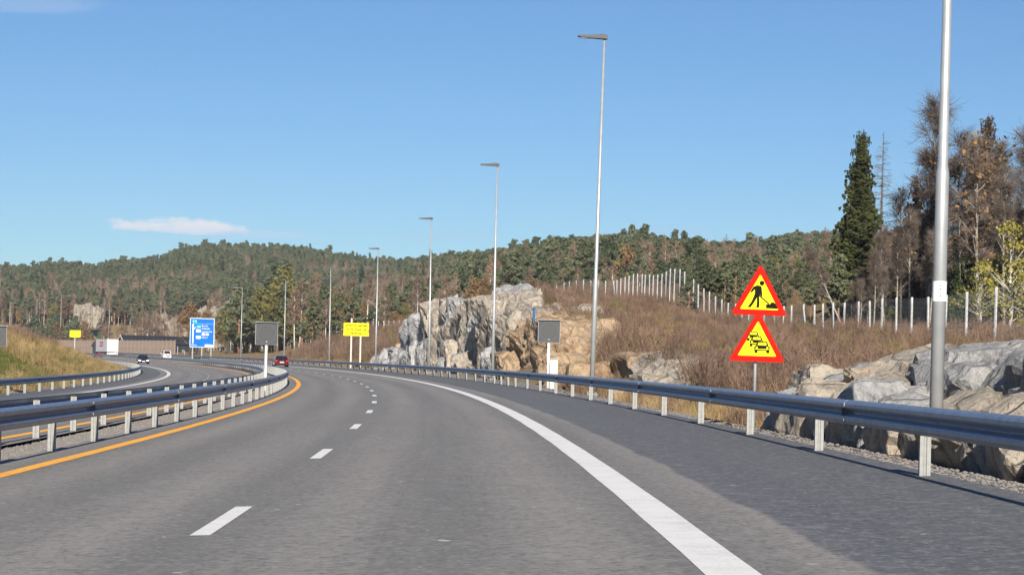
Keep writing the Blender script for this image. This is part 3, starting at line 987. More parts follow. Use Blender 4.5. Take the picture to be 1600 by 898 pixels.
for k, (s, d, zt, ln, dp, mt) in enumerate([
    (47.4, 10.6, .75, 2.4, 2.2, 0), (45.0, 10.5, .95, 2.6, 2.4, 0), (42.4, 10.35, 1.05, 2.5, 2.3, 1), (40.0, 10.3, .90, 2.2, 2.2, 0), (37.9, 10.25, 1.0, 2.3, 2.2, 1), (35.5, 10.2, .95, 2.4, 2.4, 0),
    (33.2, 10.3, .80, 2.3, 2.2, 1), (30.9, 10.4, .72, 2.3, 2.2, 2), (28.5, 10.2, .82, 2.8, 2.5, 1), (25.6, 10.1, .9, 3.0, 2.6, 1), (22.6, 10.0, .9, 3.2, 2.6, 0), (19.5, 10.1, .9, 3.2, 2.6, 1), (16, 10.2, .9, 3.6, 2.6, 0)]):
    rk(oc, s, d + .25, -.7, zt, ln, dp, 20 + k, (rock_grey, rock_buff, rock_rust)[mt], tilt=R.uniform(-.12, .12), lean=R.uniform(-.25, -.05), sub=4, amp=.05)
for k, (s, d, zt, ln, dp, mt) in enumerate([
    (50, 12.3, 1.15, 5, 3.2, 1), (46, 12.6, 1.52, 5.5, 3.4, 0), (41.5, 12.7, 1.62, 5.5, 3.6, 1), (37.2, 12.9, 1.72, 5.5, 4, 0), (33.5, 13.4, 1.88, 5, 4.2, 0), (30.2, 13.0, 1.70, 4.6, 4.2, 0), (26.2, 12.7, 1.72, 5, 4, 1), (22, 12.8, 1.8, 5, 4, 0), (18, 12.8, 1.8, 5, 4, 0),
    (44, 15.5, 1.85, 6.5, 4, 1), (37, 16, 2.1, 6.5, 4.4, 0), (30, 16.2, 2.1, 6.5, 4.4, 0), (51, 15, 1.5, 5, 3, 1)]):
    rk(oc, s, d, -.6, zt, ln, dp, 60 + k, (rock_grey, rock_buff, rock_rust)[mt], tilt=R.uniform(-.1, .1), lean=R.uniform(-.22, .0), sub=5 if k < 6 else 4, amp=.04)

# low pale outcrop further along
lo = thing('rock_outcrop', 'low pale pink rock ledge showing under the brush mound behind the guardrail', 'rock', pos(88, 13, -.2))
for k, (s, d, zt, ln, dp, mt) in enumerate([(72, 11.6, .62, 3.2, 2.6, 1), (76, 12.2, 1.0, 4, 3, 1), (81, 12.8, 1.55, 5, 3.2, 1), (86, 13.0, 1.75, 5, 3.2, 1), (91, 13.0, 1.9, 5, 3, 2), (78, 10.4, .45, 2, 1.8, 2), (69, 11.5, .5, 2.0, 2, 2)]):
    rk(lo, s, d, -.5, zt, ln, dp, 90 + k, (rock_grey, rock_buff, rock_rust)[mt], tilt=R.uniform(-.1, .1), lean=R.uniform(-.2, 0), amp=.06)

# the big rock cutting
rc = thing('rock_cutting', 'tall blasted rock cutting of grey and orange slabs behind the right guardrail', 'rock', pos(155, 12, -.2))
TOPS, TOPZ = [92, 101, 110, 127, 136, 142, 163, 178, 191, 200, 207, 213, 222], [2.2, 3.0, 3.4, 4.2, 5.0, 5.9, 6.6, 6.7, 6.3, 5.3, 4.3, 3.0, 1.8]
s = 110.0; k = 0
while s < 214:
    ln = R.uniform(7.5, 11.5)
    zt = float(np.interp(s, TOPS, TOPZ)) * R.uniform(.90, 1.03)
    mt = rock_rust if s < 128 else (rock_buff if s < 152 and k % 2 else (rock_rust if s < 138 else (rock_grey if (k % 4 == 0 or s > 197) else rock_buff)))
    rk(rc, s, 12.9 + R.uniform(-.35, .35), -.8, zt, ln, 4.6, 120 + k, mt, tilt=R.uniform(-.05, .22), lean=R.uniform(-.16, -.02), sub=5, amp=.09)
    s += ln * R.uniform(.48, .62); k += 1
for k in range(34):      # broken ledge blocks at the foot and on the face
    s = R.uniform(93, 216); top = float(np.interp(s, TOPS, TOPZ))
    zt = R.uniform(.12, .5) * top + .5
    rk(rc, s, 10.9 + R.uniform(-.2, .7), -.8, zt, R.uniform(2.2, 5), R.uniform(1.8, 3), 160 + k, rock_rust if s < 132 else (rock_grey if s > 180 or k % 3 == 0 else rock_buff), tilt=R.uniform(-.25, .25), lean=R.uniform(-.3, .05), amp=.07)
for k in range(12):      # rim and back blocks
    s = R.uniform(128, 204); top = float(np.interp(s, TOPS, TOPZ))
    rk(rc, s, 15.6 + R.uniform(-.6, 1.6), top - 3, top + R.uniform(-.3, .35), R.uniform(3, 7), R.uniform(3, 5), 200 + k, rock_buff, tilt=R.uniform(-.2, .2), lean=R.uniform(-.2, .2), amp=.08)
for k, (x, yb, yt, w, Y) in enumerate([(608, 574, 545, 27, 222), (588, 573, 555, 16, 226), (630, 574, 553, 18, 219), (627, 556, 536, 13, 221), (636, 556, 533, 10, 222)]):
    p = photo(x, yb, Y); zt = photo(x, yt, Y).z
    bo = tag(ob('boulder', None), ('large rounded grey boulder at the far left foot of the rock cutting', 'small grey boulder leftmost at the foot of the rock cutting', 'squat grey boulder against the left edge of the rock cutting', 'pinkish boulder lying above the rounded grey boulder', 'pinkish boulder wedged against the cutting above the squat boulder')[k], 'boulder', 'boulders beside the rock cutting')
    bo.location = (p.x, p.y, p.z)
    h = zt - p.z + .6; w = w * Y / F
    rock('stone', bo, (0, 0, h / 2 - .6), (w * 1.15, w * 1.1, h), k, 240 + k, rock_grey if k < 3 else rock_rust, planes=22, amp=.04)

bpy.context.view_layer.update()
p = photo(834, 502, 100); ok_, hit, *_r = SC.ray_cast(bpy.context.evaluated_depsgraph_get(), Vector((0, 0, CH)), (p - Vector((0, 0, CH))).normalized(), distance=400)
hp = Vector(hit) if ok_ else photo(834, 502, 128)
r = thing('marker_pipe', 'short upright blue pipe standing on the orange rock', 'pipe', hp)
hh = 20.5 * hp.y / F
m = MB(); m.tube([(0, 0, -.12), (0, 0, hh - .08)], .075, 10); m.tube([(0, 0, hh - .08), (0, 0, hh)], .09, 10)
ob('pipe_body', m.mesh('pipe_body', blue_m), r)
m = MB(); m.tube([(0, 0, hh), (0, 0, hh + .03)], .05, 10); ob('cap', m.mesh('cap', dark_head), r)

# pale rock faces on the far hillside
for lb, x0, x1, y0, y1, Y in (('pale rock face between trees right of the blue sign', 312, 372, 474, 528, 640), ('pale rock face above the noise wall left of the blue sign', 236, 296, 494, 530, 645), ('small pale rock face above the truck among trees', 122, 160, 476, 500, 740)):
    a = photo((x0 + x1) / 2, y1, Y); bt = photo((x0 + x1) / 2, y0, Y)
    fr = thing('rock_outcrop', lb, 'rock', a)
    W = (x1 - x0) * Y / F; n = 6
    for k in range(n):
        h = (bt.z - a.z) * R.uniform(.7, 1.05) + 3
        rock('rock_slab', fr, ((k + .5) / n * W - W / 2, R.uniform(-1.5, 1.5), h / 2 - 3), (W / n * 1.9, 7, h), R.uniform(-.3, .3), 260 + k + int(x0), rock_far, lean=R.uniform(-.15, .15), tilt=.1, sub=4, amp=.12, fq=.35)

# ------------------------------------------------------------------ vegetation prototypes
pine_leaf = leafmat('pine_needles', (.066, .086, .046), (.150, .165, .088))
spruce_leaf = leafmat('spruce_needles', (.022, .038, .018), (.060, .080, .032), trans=.12)
olive_leaf = leafmat('olive_leaves', (.10, .10, .035), (.205, .18, .055))
rust_leaf = leafmat('rust_leaves', (.15, .085, .042), (.29, .175, .080))
yellow_leaf = leafmat('yellow_green_leaves', (.15, .145, .035), (.32, .28, .065), trans=.3)
twig_m = leafmat('bare_twigs', (.15, .105, .080), (.29, .21, .155), trans=.1)
bark_pine = mat('pine_bark', (.24, .13, .075), .9, var=.35, scale=3)
bark_dark = mat('dark_bark', (.10, .085, .070), .9, var=.35, scale=4)
bark_birch = mat('birch_bark', (.50, .46, .40), .8, var=.3, scale=5)


def leaves(rng, centres, radii, n, size, flat=1.0, elong=1.7):
    """n small bent leaf-clump faces spread through clump volumes"""
    centres = np.asarray(centres); radii = np.asarray(radii)
    w = radii ** 2; idx = rng.choice(len(centres), n, p=w / w.sum())
    v = rng.normal(size=(n, 3)); v /= np.linalg.norm(v, axis=1)[:, None]
    rr = rng.random(n) ** .45
    c = centres[idx] + v * (rr * radii[idx])[:, None] * np.array([1, 1, flat])
    nrm = v * .6 + rng.normal(size=(n, 3)) * .6; nrm[:, 2] += .25
    nrm /= np.linalg.norm(nrm, axis=1)[:, None]
    a = np.cross(nrm, rng.normal(size=(n, 3))); a /= np.linalg.norm(a, axis=1)[:, None]
    b_ = np.cross(nrm, a)
    s1 = (size * rng.uniform(.6, 1.4, n))[:, None]; s2 = s1 / elong
    return np.stack([c - a * s1, c + b_ * s2 + nrm * s2 * .2, c + a * s1, c - b_ * s2 + nrm * s2 * .1], 1)


def blades(rng, p, d, ln, w):
    """thin tapering twigs from p along d"""
    n = len(p)
    side = np.cross(d, rng.normal(size=(n, 3))); side /= np.linalg.norm(side, axis=1)[:, None] + 1e-9
    ln = np.asarray(ln)[:, None]; w = np.asarray(w)[:, None]
    e_ = p + d * ln
    return np.stack([p - side * w, p + side * w, e_ + side * w * .25, e_ - side * w * .25], 1)


def pine(seed, H=10., n=1500, crown0=.30, wide=.20):
    rng = np.random.default_rng(seed); tr = MB()
    bend = rng.uniform(-.03, .03, 2) * H
    tp = lambda t: np.array([bend[0] * t * t, bend[1] * t * t, H * t])
    tr.tube([tp(t) for t in (-.04, .25, .5, .75, .97)], [.019 * H, .015 * H, .011 * H, .007 * H, .002 * H], 7)
    cs, rs = [], []
    for k in range(30):
        t = crown0 + (1 - crown0) * (k + rng.random()) / 30
        prof = math.sin(min(1, (t - crown0) / (1 - crown0) * 1.15 + .22) * math.pi) ** .7
        L = wide * H * prof * rng.uniform(.55, 1.15) + .03 * H
        a = k * 2.4 + rng.uniform(-.5, .5)
        up = rng.uniform(.05, .5)
        base = tp(t)
        tip = base + np.array([math.cos(a) * L, math.sin(a) * L, up * L])
        tr.tube([base, (base + tip) / 2 + np.array([0, 0, -.02 * H]), tip], [.005 * H, .0035 * H, .0012 * H], 4, cap=False)
        for q in (.55, .8, 1.0):
            cs.append(base + (tip - base) * q + rng.normal(size=3) * .02 * H); rs.append(H * rng.uniform(.032, .06))
    cs.append(tp(.985)); rs.append(.04 * H)
    return tr, leaves(rng, cs, rs, n, .023 * H, .6, 2.0), None


def spruce(seed, H=14., n=38, wide=.17, per=9, sparse=0.0):
    rng = np.random.default_rng(seed); tr = MB()
    tr.tube([(0, 0, -.3), (0, 0, H * .5), (0, 0, H * .995)], [.016 * H, .010 * H, .0015 * H], 7)
    q = []
    for k in range(n):
        t = .06 + .93 * (k / n) ** .92
        R_ = wide * H * (1 - t) ** .8 * rng.uniform(.8, 1.1) + .012 * H
        for j in range(7 if t < .8 else 5):
            if rng.random() < sparse: continue
            a = rng.uniform(0, 6.283); L = R_ * rng.uniform(.6, 1.15)
            pts = np.linspace(.12, 1, per)
            c = np.stack([np.cos(a) * L * pts, np.sin(a) * L * pts, H * t - .32 * L * pts + .22 * L * pts ** 2.5], -1)
            dirv = np.array([math.cos(a), math.sin(a), -.25])
            sd = np.array([-math.sin(a), math.cos(a), 0])
            w = L * .20 * (1.15 - pts)[:, None] + .014 * H
            ln = L / per * 1.25
            jit = rng.normal(size=(per, 3)) * .012 * H
            c = c + jit
            dr = np.array([0, 0, -1]) * w * rng.uniform(.5, 1.1)
            q.append(np.stack([c - dirv * ln, c + sd * w + dr * .8, c + dirv * ln + dr * .2, c - sd * w + dr * .8], 1))
            q.append(np.stack([c - dirv * ln, c + dirv * ln, c + dirv * ln * .6 + dr * 1.5, c - dirv * ln * .6 + dr * 1.3], 1))
    return tr, np.concatenate(q), None


def dead_spruce(seed, H=14.):
    rng = np.random.default_rng(seed); tr = MB()
    tr.tube([(0, 0, -.3), (.05, 0, H * .5), (0, 0, H)], [.011 * H, .007 * H, .001 * H], 7)
    P_, D_, L_, W_ = [], [], [], []
    for k in range(210):
        t = .3 + .69 * rng.random() ** .9
        a = rng.uniform(0, 6.283); L = .115 * H * (1 - t) ** .6 * rng.uniform(.5, 1.2) + .12
        P_.append((0, 0, H * t)); D_.append((math.cos(a), math.sin(a), rng.uniform(-.35, .25))); L_.append(L * 1.25); W_.append(.024)
        for j in range(2):
            P_.append((math.cos(a) * L * .6, math.sin(a) * L * .6, H * t)); a2 = a + rng.uniform(-1, 1); D_.append((math.cos(a2), math.sin(a2), rng.uniform(-.6, .5))); L_.append(L * .5); W_.append(.016)
    return tr, blades(rng, np.array(P_), np.array(D_), L_, W_), None


def birch(seed, H=13., twigs=1500, leaf=0, crown0=.25, spread=.16, w=.012):
    """slender bare tree: pale stem, rising limbs, fine twigs, a few leaves left"""
    rng = np.random.default_rng(seed); tr = MB()
    bx, by = rng.uniform(-.05, .05, 2) * H
    tp = lambda t: np.array([bx * t * t, by * math.sin(t * 2.2), H * t])
    tr.tube([tp(t) for t in (-.03, .2, .45, .7, .97)], [.011 * H, .009 * H, .007 * H, .004 * H, .001 * H], 7)
    P_, D_ = [], []
    for k in range(26):
        t = crown0 + (.95 - crown0) * rng.random() ** .8
        a = rng.uniform(0, 6.283); L = spread * H * (1.15 - t) * rng.uniform(.7, 1.5)
        d = np.array([math.cos(a), math.sin(a), rng.uniform(.7, 1.8)]); d /= np.linalg.norm(d)
        b0 = tp(t); pts = [b0, b0 + d * L * .5, b0 + d * L + np.array([0, 0, .06 * L])]
        tr.tube(pts, [.0035 * H, .0022 * H, .0008 * H], 4, cap=False)
        for j in range(7):
            q = rng.uniform(.25, 1.0); P_.append(b0 + d * L * q); dd = d + rng.normal(size=3) * .55; D_.append(dd / np.linalg.norm(dd))
    for j in range(20):
        t = rng.uniform(.6, 1.0); P_.append(tp(t)); dd = np.array([rng.normal() * .5, rng.normal() * .5, 1.0]); D_.append(dd / np.linalg.norm(dd))
    P_, D_ = np.array(P_), np.array(D_)
    i1 = rng.integers(0, len(P_), twigs // 3); d1 = D_[i1] + rng.normal(size=(len(i1), 3)) * .45; d1 /= np.linalg.norm(d1, axis=1)[:, None]
    l1 = H * rng.uniform(.03, .085, len(i1))
    q1 = blades(rng, P_[i1], d1, l1, np.full(len(i1), w))
    i2 = rng.integers(0, len(i1), twigs); f = rng.uniform(.2, 1.0, twigs)[:, None]
    p2 = P_[i1][i2] + d1[i2] * l1[i2][:, None] * f
    d2 = d1[i2] + rng.normal(size=(twigs, 3)) * .6; d2 /= np.linalg.norm(d2, axis=1)[:, None]
    q2 = blades(rng, p2, d2, H * rng.uniform(.015, .05, twigs), np.full(twigs, w * .7))
    lf = None
    if leaf:
        pk = rng.integers(0, twigs, leaf)
        lf = leaves(rng, p2[pk] + d2[pk] * .2, np.full(leaf, .02 * H), leaf, .011 * H, 1, 1.5)
    return tr, np.concatenate([q1, q2]), lf


def broadleaf(seed, H=8., n=1700, wide=.26, crown0=.22, size=.019):
    rng = np.random.default_rng(seed); tr = MB()
    tr.tube([(0, 0, -.3), (.02 * H, 0, .3 * H), (0, .02 * H, .6 * H), (0, 0, .9 * H)], [.018 * H, .014 * H, .008 * H, .002 * H], 7)
    cs, rs = [], []
    for k in range(34):
        t = crown0 + (.92 - crown0) * rng.random()
        a = rng.uniform(0, 6.283); prof = math.sin(min(1, (t - crown0) / (1 - crown0) * .9 + .2) * math.pi) ** .6
        L = wide * H * prof * rng.uniform(.4, 1.1)
        b0 = np.array([0, 0, H * t * .8]); tip = np.array([math.cos(a) * L, math.sin(a) * L, H * t + .1 * H])
        tr.tube([b0, (b0 + tip) / 2, tip], [.005 * H, .003 * H, .001 * H], 4, cap=False)
        cs.append(tip); rs.append(H * rng.uniform(.05, .10)); cs.append((b0 + tip) / 2 + rng.normal(size=3) * .03 * H); rs.append(H * .05)
    return tr, leaves(rng, cs, rs, n, size * H, .85, 1.5), None


def pair(name, gen, bark, crown_m, leaf_m=None):
    tr, cr, lf = gen
    cm = MB(); cm.quads(cr, 0)
    if lf is not None: cm.quads(lf, 1)
    tm = tr.mesh(name + '_trunk', bark, smooth=True, fix=False)
    ms = [crown_m] + ([leaf_m] if leaf_m else [])
    me = cm.mesh(name + '_crown', ms, fix=False)
    both = MB(); both.v = list(tr.v); both.f = list(tr.f); both.m = [0] * len(tr.f)
    both.quads(cr, 1)
    if lf is not None: both.quads(lf, 2)
    return dict(trunk=tm, crown=me, joined=both, mats=[bark] + ms, name=name)


PINES = [pair('pine', pine(s_, 10, 2700, c0, w_), bark_pine, pine_leaf) for s_, c0, w_ in ((1, .22, .22), (2, .38, .19), (3, .12, .24), (4, .5, .2))]
SPRUCES = [pair('spruce', spruce(s_, 12, 30, w_, 6), bark_dark, spruce_leaf) for s_, w_ in ((11, .17), (12, .14))]
BIRCHES = [pair('birch', birch(s_, 12, 1700, lf, c0, sp, .027), bark_birch, twig_m, rust_leaf) for s_, lf, c0, sp in ((21, 0, .3, .15), (22, 220, .25, .17), (23, 500, .3, .16))]
RUSTS = [pair('autumn_tree', broadleaf(s_, 8, 1500, .2), bark_dark, rust_leaf) for s_ in (31, 32)]
OLIVES = [pair('olive_tree', broadleaf(s_, 8, 1600, .24), bark_dark, olive_leaf) for s_ in (41, 42)]
KIND = {'pine': PINES, 'spruce': SPRUCES, 'birch': BIRCHES, 'rust': RUSTS, 'olive': OLIVES}
BASEH = {'pine': 10., 'spruce': 12., 'birch': 12., 'rust': 8., 'olive': 8.}


def tree(name, label, proto, loc, k, rz, group=None, lean=(0, 0), kz=None):
    r = thing(name, label, 'tree', loc, rz, group)
    r.rotation_euler = (lean[0], lean[1], rz)
    r.scale = (k, k, kz or k)
    ob('trunk', proto['trunk'], r); ob('crown', proto['crown'], r)
    return r


def tree_at(name, label, protos, base_h, x, ytop, Y, group=None, lean=(0, 0), wide=1.0, pick=None):
    p = photo(x, ytop, Y); top = p.z; g = gz(p.x, p.y)
    h = max(1.5, top - g)
    k = h / base_h
    pr_ = protos[pick if pick is not None else rnd.randrange(len(protos))]
    return tree(name, label, pr_, (p.x, p.y, g - .1), k * wide, rnd.uniform(0, 6.28) if lean == (0, 0) else 0, group, lean, k)


# -- the stand of tall trees on the right
big_spruce = [pair('spruce', spruce(55, 15, 58, .175, 11), bark_dark, leafmat('dark_spruce_needles', (.014, .024, .010), (.060, .066, .022), trans=.1))]
dead_s = [pair('dead_spruce', dead_spruce(56, 15), bark_dark, twig_m)]
brown_spruce = [pair('spruce', spruce(57, 15, 46, .13, 9, .25), bark_dark, leafmat('brown_needles', (.045, .032, .020), (.115, .075, .042), trans=.1))]
stand_twig = leafmat('stand_twigs', (.082, .066, .056), (.185, .145, .118), trans=.08)
bark_stand = mat('stand_bark', (.30, .265, .225), .85, var=.4, scale=2.5)
tall_birch = [pair('birch', birch(60 + k, 15, 4200, lf, c0, sp, .016), bark_stand, stand_twig, rust_leaf) for k, (lf, c0, sp) in enumerate(((0, .35, .16), (180, .3, .17), (420, .28, .18), (80, .4, .14)))]
dark_birch = [pair('dark_tree', birch(70 + k, 15, 4200, lf, c0, sp, .014), bark_dark, leafmat('dark_twigs%d' % k, (.055, .036, .03), (.13, .085, .062), trans=.05), rust_leaf) for k, (lf, c0, sp) in enumerate(((150, .25, .18), (60, .3, .17)))]
yellow_t = [pair('yellow_tree', broadleaf(80, 8, 1500, .36, .2, .016), bark_birch, yellow_leaf)]
tree_at('spruce_tree', 'tall dark cone-shaped spruce standing clear at the left of the stand', big_spruce, 15, 1346, 202, 150, wide=.98)
tree_at('dead_spruce_tree', 'thin bare dead spruce just right of the dark cone-shaped spruce', dead_s, 15, 1381, 203, 152)
tree_at('spruce_tree', 'brownish thin-topped spruce rising above the birches at right', brown_spruce, 15, 1545, 174, 152)
tree_at('spruce_tree', 'shorter brown spruce left of the nearest lamp pole', brown_spruce, 15, 1432, 268, 154)
tree_at('birch_tree', 'tallest bare birch with purple twigs beside the nearest lamp pole', tall_birch, 15, 1480, 150, 149, pick=0, wide=1.05)
tree_at('birch_tree', 'pale birch just right of the nearest lamp pole', tall_birch, 15, 1508, 205, 140, pick=1)
tree_at('birch_tree', 'birch with rust brown leaves and white stem in front of the thin-topped spruce', tall_birch, 15, 1536, 215, 136, pick=2)
tree_at('birch_tree', 'brown birch between thin-topped spruce and the right edge', tall_birch, 15, 1566, 222, 142, pick=2)
tree_at('birch_tree', 'bare birch at the right edge of the picture', tall_birch, 15, 1594, 196, 140, pick=3)
tree_at('birch_tree', 'bare birch with dark twigs left of the nearest lamp pole', dark_birch, 15, 1452, 232, 148, pick=0)
tree_at('birch_tree', 'reddish twiggy birch between dead spruce and the shorter brown spruce', dark_birch, 15, 1412, 290, 150, pick=1)
tree_at('birch_tree', 'pale bare tree leaning far left beside the dark spruce', tall_birch, 15, 1325, 366, 137, lean=(0, -.42), pick=3)
tree_at('yellow_tree', 'yellow-green leafy tree behind the fence at the right edge', yellow_t, 8, 1580, 352, 98, wide=1.0)
GR = 'thin trees inside the right stand'
for lb_, x_, yt_, Y_ in (('low yellow-olive bush just behind the fence at the right edge', 1606, 405, 92), ('yellow-olive bush behind the fence right of the nearest lamp pole', 1532, 418, 108)):
    tree_at('leafy_bush', lb_, yellow_t, 8, x_, yt_, Y_, wide=1.25)
for x_, yt_ in ((1312, 400), (1368, 372), (1404, 385), (1442, 345), (1496, 365), (1528, 330), (1560, 380), (1588, 345)):
    tree_at('pine_tree', 'green pine among the bare trees of the right stand', PINES, 10, x_, yt_, rnd.uniform(142, 165), GR)
for k in range(62):
    x = 1306 + (1640 - 1306) * (k + rnd.random()) / 62
    yt = np.interp(x, [1296, 1330, 1380, 1430, 1480, 1600], [400, 345, 330, 290, 250, 240]) + rnd.uniform(0, 120)
    sel = rnd.random()
    if sel < .45: tree_at('birch_tree', 'thin pale birch stem among the crowded right stand', tall_birch, 15, x, yt, rnd.uniform(128, 175), GR)
    elif sel < .75: tree_at('bare_tree', 'dark twiggy bare tree within the crowded right stand', dark_birch, 15, x, yt, rnd.uniform(140, 180), GR)
    else: tree_at('spruce_tree', 'low dark spruce in the shade of the right stand', SPRUCES, 12, x, max(yt, 385) + rnd.uniform(0, 40), rnd.uniform(135, 180), GR)
for k in range(40):
    x = 1300 + (1650 - 1300) * (k + rnd.random()) / 40
    tree_at('spruce_tree', 'low dark spruce filling the back of the right stand', SPRUCES, 12, x, rnd.uniform(375, 440), rnd.uniform(182, 205), GR)

# -- pine woods behind the fence and mid-distance trees
plan = [('pine_tree', 'young green pine in the wood behind the mound fence', 'pine', 1062, 1312, 52, (168, 285), lambda x: np.interp(x, [1060, 1100, 1200, 1300], [392, 388, 392, 402]), (0, 52), 'pines behind the mound'),
        ('pine_tree', 'small green pine behind the fence above the rock cutting', 'pine', 795, 1062, 40, (285, 380), lambda x: np.interp(x, [800, 860, 1000, 1060], [432, 428, 408, 400]), (0, 36), 'pines above the rock cutting'),
        ('autumn_tree', 'orange-brown tree scattered among pines behind the mound fence', 'rust', 830, 1310, 9, (230, 330), lambda x: 425, (0, 30), 'autumn trees behind the fence'),
        ('bare_tree', 'bare birch scattered among pines behind the mound fence', 'birch', 830, 1310, 16, (230, 340), lambda x: 405, (0, 40), 'bare trees behind the fence'),
        ('pine_tree', 'green pine standing behind the far fence near the yellow notice', 'pine', 455, 790, 34, (330, 470), lambda x: np.interp(x, [455, 560, 640, 790], [425, 452, 440, 425]), (0, 40), 'pines behind the far fence'),
        ('bare_tree', 'bare birch standing behind the far fence near the yellow notice', 'birch', 455, 790, 26, (330, 480), lambda x: 425, (0, 45), 'bare trees behind the far fence'),
        ('autumn_tree', 'rust-leaved tree standing behind the far fence near the yellow notice', 'rust', 480, 720, 8, (340, 470), lambda x: 455, (0, 35), 'autumn trees behind the far fence'),
        ('olive_tree', 'yellow-olive leafy tree between the blue sign and the yellow notice', 'olive', 352, 560, 24, (432, 500), lambda x: np.interp(x, [335, 400, 440, 500, 560], [475, 440, 418, 440, 455]), (0, 50), 'olive trees beyond the bend'),
        ('pine_tree', 'dark pine between the blue sign and the yellow notice', 'pine', 370, 560, 18, (432, 520), lambda x: np.interp(x, [380, 440, 500, 560], [440, 415, 432, 440]), (0, 50), 'pines beyond the bend'),
        ('autumn_tree', 'orange leafy tree behind the blue sign', 'rust', 290, 420, 9, (470, 560), lambda x: 470, (0, 45), 'orange trees beyond the bend'),
        ('pine_tree', 'bushy green pine directly behind the noise wall left of the truck', 'pine', 55, 165, 13, (665, 720), lambda x: np.interp(x, [55, 100, 165], [488, 482, 508]), (0, 22), 'pines behind the noise wall'),
        ('bare_tree', 'bare brown tree behind the dark building', 'birch', 160, 375, 30, (590, 640), lambda x: 484, (0, 36), 'bare trees behind the building'),
        ('autumn_tree', 'tan-leaved tree behind the dark building', 'rust', 60, 300, 10, (630, 700), lambda x: 488, (0, 30), 'tan trees behind the building')]
for nm, lb, kd, x0, x1, n, (ya, yb), tf, (j0, j1), grp in plan:
    for k in range(n):
        x = x0 + (x1 - x0) * (k + rnd.random()) / n
        tree_at(nm, lb, KIND[kd], BASEH[kd], x, float(tf(x)) + rnd.uniform(j0, j1), rnd.uniform(ya, yb), grp, wide=rnd.uniform(1.0, 1.35))

# ------------------------------------------------------------------ scattered stuff (uncountable): forest, brush, grass, stones


def scatter(name, protos, pts, rz, sc, idx, label=None, cat=None, tilt=None):
    coll = bpy.data.collections.new(name + '_kinds')
    for k, me in enumerate(protos):
        coll.objects.link(bpy.data.objects.new('%s_kind_%02d' % (name, k), me))
    me = bpy.data.meshes.new(name)
    me.vertices.add(len(pts)); me.vertices.foreach_set('co', np.asarray(pts, float).ravel())
    for an, vals, ty in (('rz', rz, 'FLOAT'), ('sc', sc, 'FLOAT'), ('kind_index', idx, 'INT')):
        at_ = me.attributes.new(an, ty, 'POINT')
        at_.data.foreach_set('value', np.asarray(vals, np.int32 if ty == 'INT' else np.float32))
    g = bpy.data.node_groups.new(name, 'GeometryNodeTree')
    g.interface.new_socket('Geometry', in_out='INPUT', socket_type='NodeSocketGeometry')
    g.interface.new_socket('Geometry', in_out='OUTPUT', socket_type='NodeSocketGeometry')
    n = g.nodes; l = g.links
    gi, go = n.new('NodeGroupInput'), n.new('NodeGroupOutput')
    ip = n.new('GeometryNodeInstanceOnPoints'); ci = n.new('GeometryNodeCollectionInfo')
    ci.inputs['Collection'].default_value = coll
    ci.inputs['Separate Children'].default_value = True; ci.inputs['Reset Children'].default_value = True
    ip.inputs['Pick Instance'].default_value = True

    def na(nm, ty):
        a = n.new('GeometryNodeInputNamedAttribute'); a.data_type = ty; a.inputs['Name'].default_value = nm
        return a.outputs['Attribute']
    cx = n.new('ShaderNodeCombineXYZ'); l.new(na('rz', 'FLOAT'), cx.inputs[2])
    l.new(gi.outputs[0], ip.inputs['Points']); l.new(ci.outputs[0], ip.inputs['Instance'])
    l.new(na('kind_index', 'INT'), ip.inputs['Instance Index'])
    l.new(cx.outputs[0], ip.inputs['Rotation'])
    cs = n.new('ShaderNodeCombineXYZ')
    sv = na('sc', 'FLOAT')
    for i in range(3): l.new(sv, cs.inputs[i])
    l.new(cs.outputs[0], ip.inputs['Scale'])
    l.new(ip.outputs[0], go.inputs[0])
    o = ob(name, me)
    md = o.modifiers.new('scatter', 'NODES'); md.node_group = g
    return tag(o, label, cat, None, 'stuff')


# hillside forest
n = 36000
u = RNG.uniform(-1020, 1020, n)
Y = np.sqrt(RNG.uniform(330. ** 2, 1185. ** 2, n))
X = u * Y / F
s_, d_ = to_sd(X, Y)
yr, zr = ridge_of(u)
y0 = 660 - 300 * sstep(-330, -150, u)
ok = (Y > y0) & (Y < yr + 25) & ((d_ > 48) | (d_ < -60) | (Y > 770))
ok &= RNG.random(n) < np.where(Y < 560, .75, .95)
X, Y, u, yr = X[ok], Y[ok], u[ok], yr[ok]
Z = ground(X, Y) - .2
nzv = np.array([noise.fractal(Vector((x * .012, y * .012, 3.)), 1., 2., 3) for x, y in zip(X, Y)])
tt = np.clip((Y - 500) / (yr - 500), 0, 1)
pr_ = RNG.random(len(X))
dec = np.clip((1.25 - 1.05 * tt + .75 * nzv - .75 * sstep(-250, 0, u)) * sstep(.98, .55, tt), .05, .90)
kind = np.where(pr_ > dec, np.where(RNG.random(len(X)) < .80, RNG.integers(0, 4, len(X)), RNG.integers(4, 6, len(X))),
                np.where(RNG.random(len(X)) < .82, RNG.integers(6, 9, len(X)), np.where(RNG.random(len(X)) < .72, RNG.integers(9, 11, len(X)), RNG.integers(11, 13, len(X)))))
fm = []
for P_ in PINES + SPRUCES + BIRCHES + RUSTS + OLIVES:
    fm.append(P_['joined'].mesh('forest_' + P_['name'], P_['mats'], fix=False))
hs = np.array([1.2] * 4 + [1.05] * 2 + [.95] * 3 + [1.25] * 2 + [1.2] * 2)[kind]
scatter('hillside_forest', fm, np.stack([X, Y, Z], -1), RNG.uniform(0, 6.28, len(X)), hs * RNG.uniform(.62, 1.2, len(X)) * np.where(RNG.random(len(X)) < .03, 1.2, 1), kind, 'mixed pine and birch forest covering the hills behind the road', 'forest')

# brush and dry grass


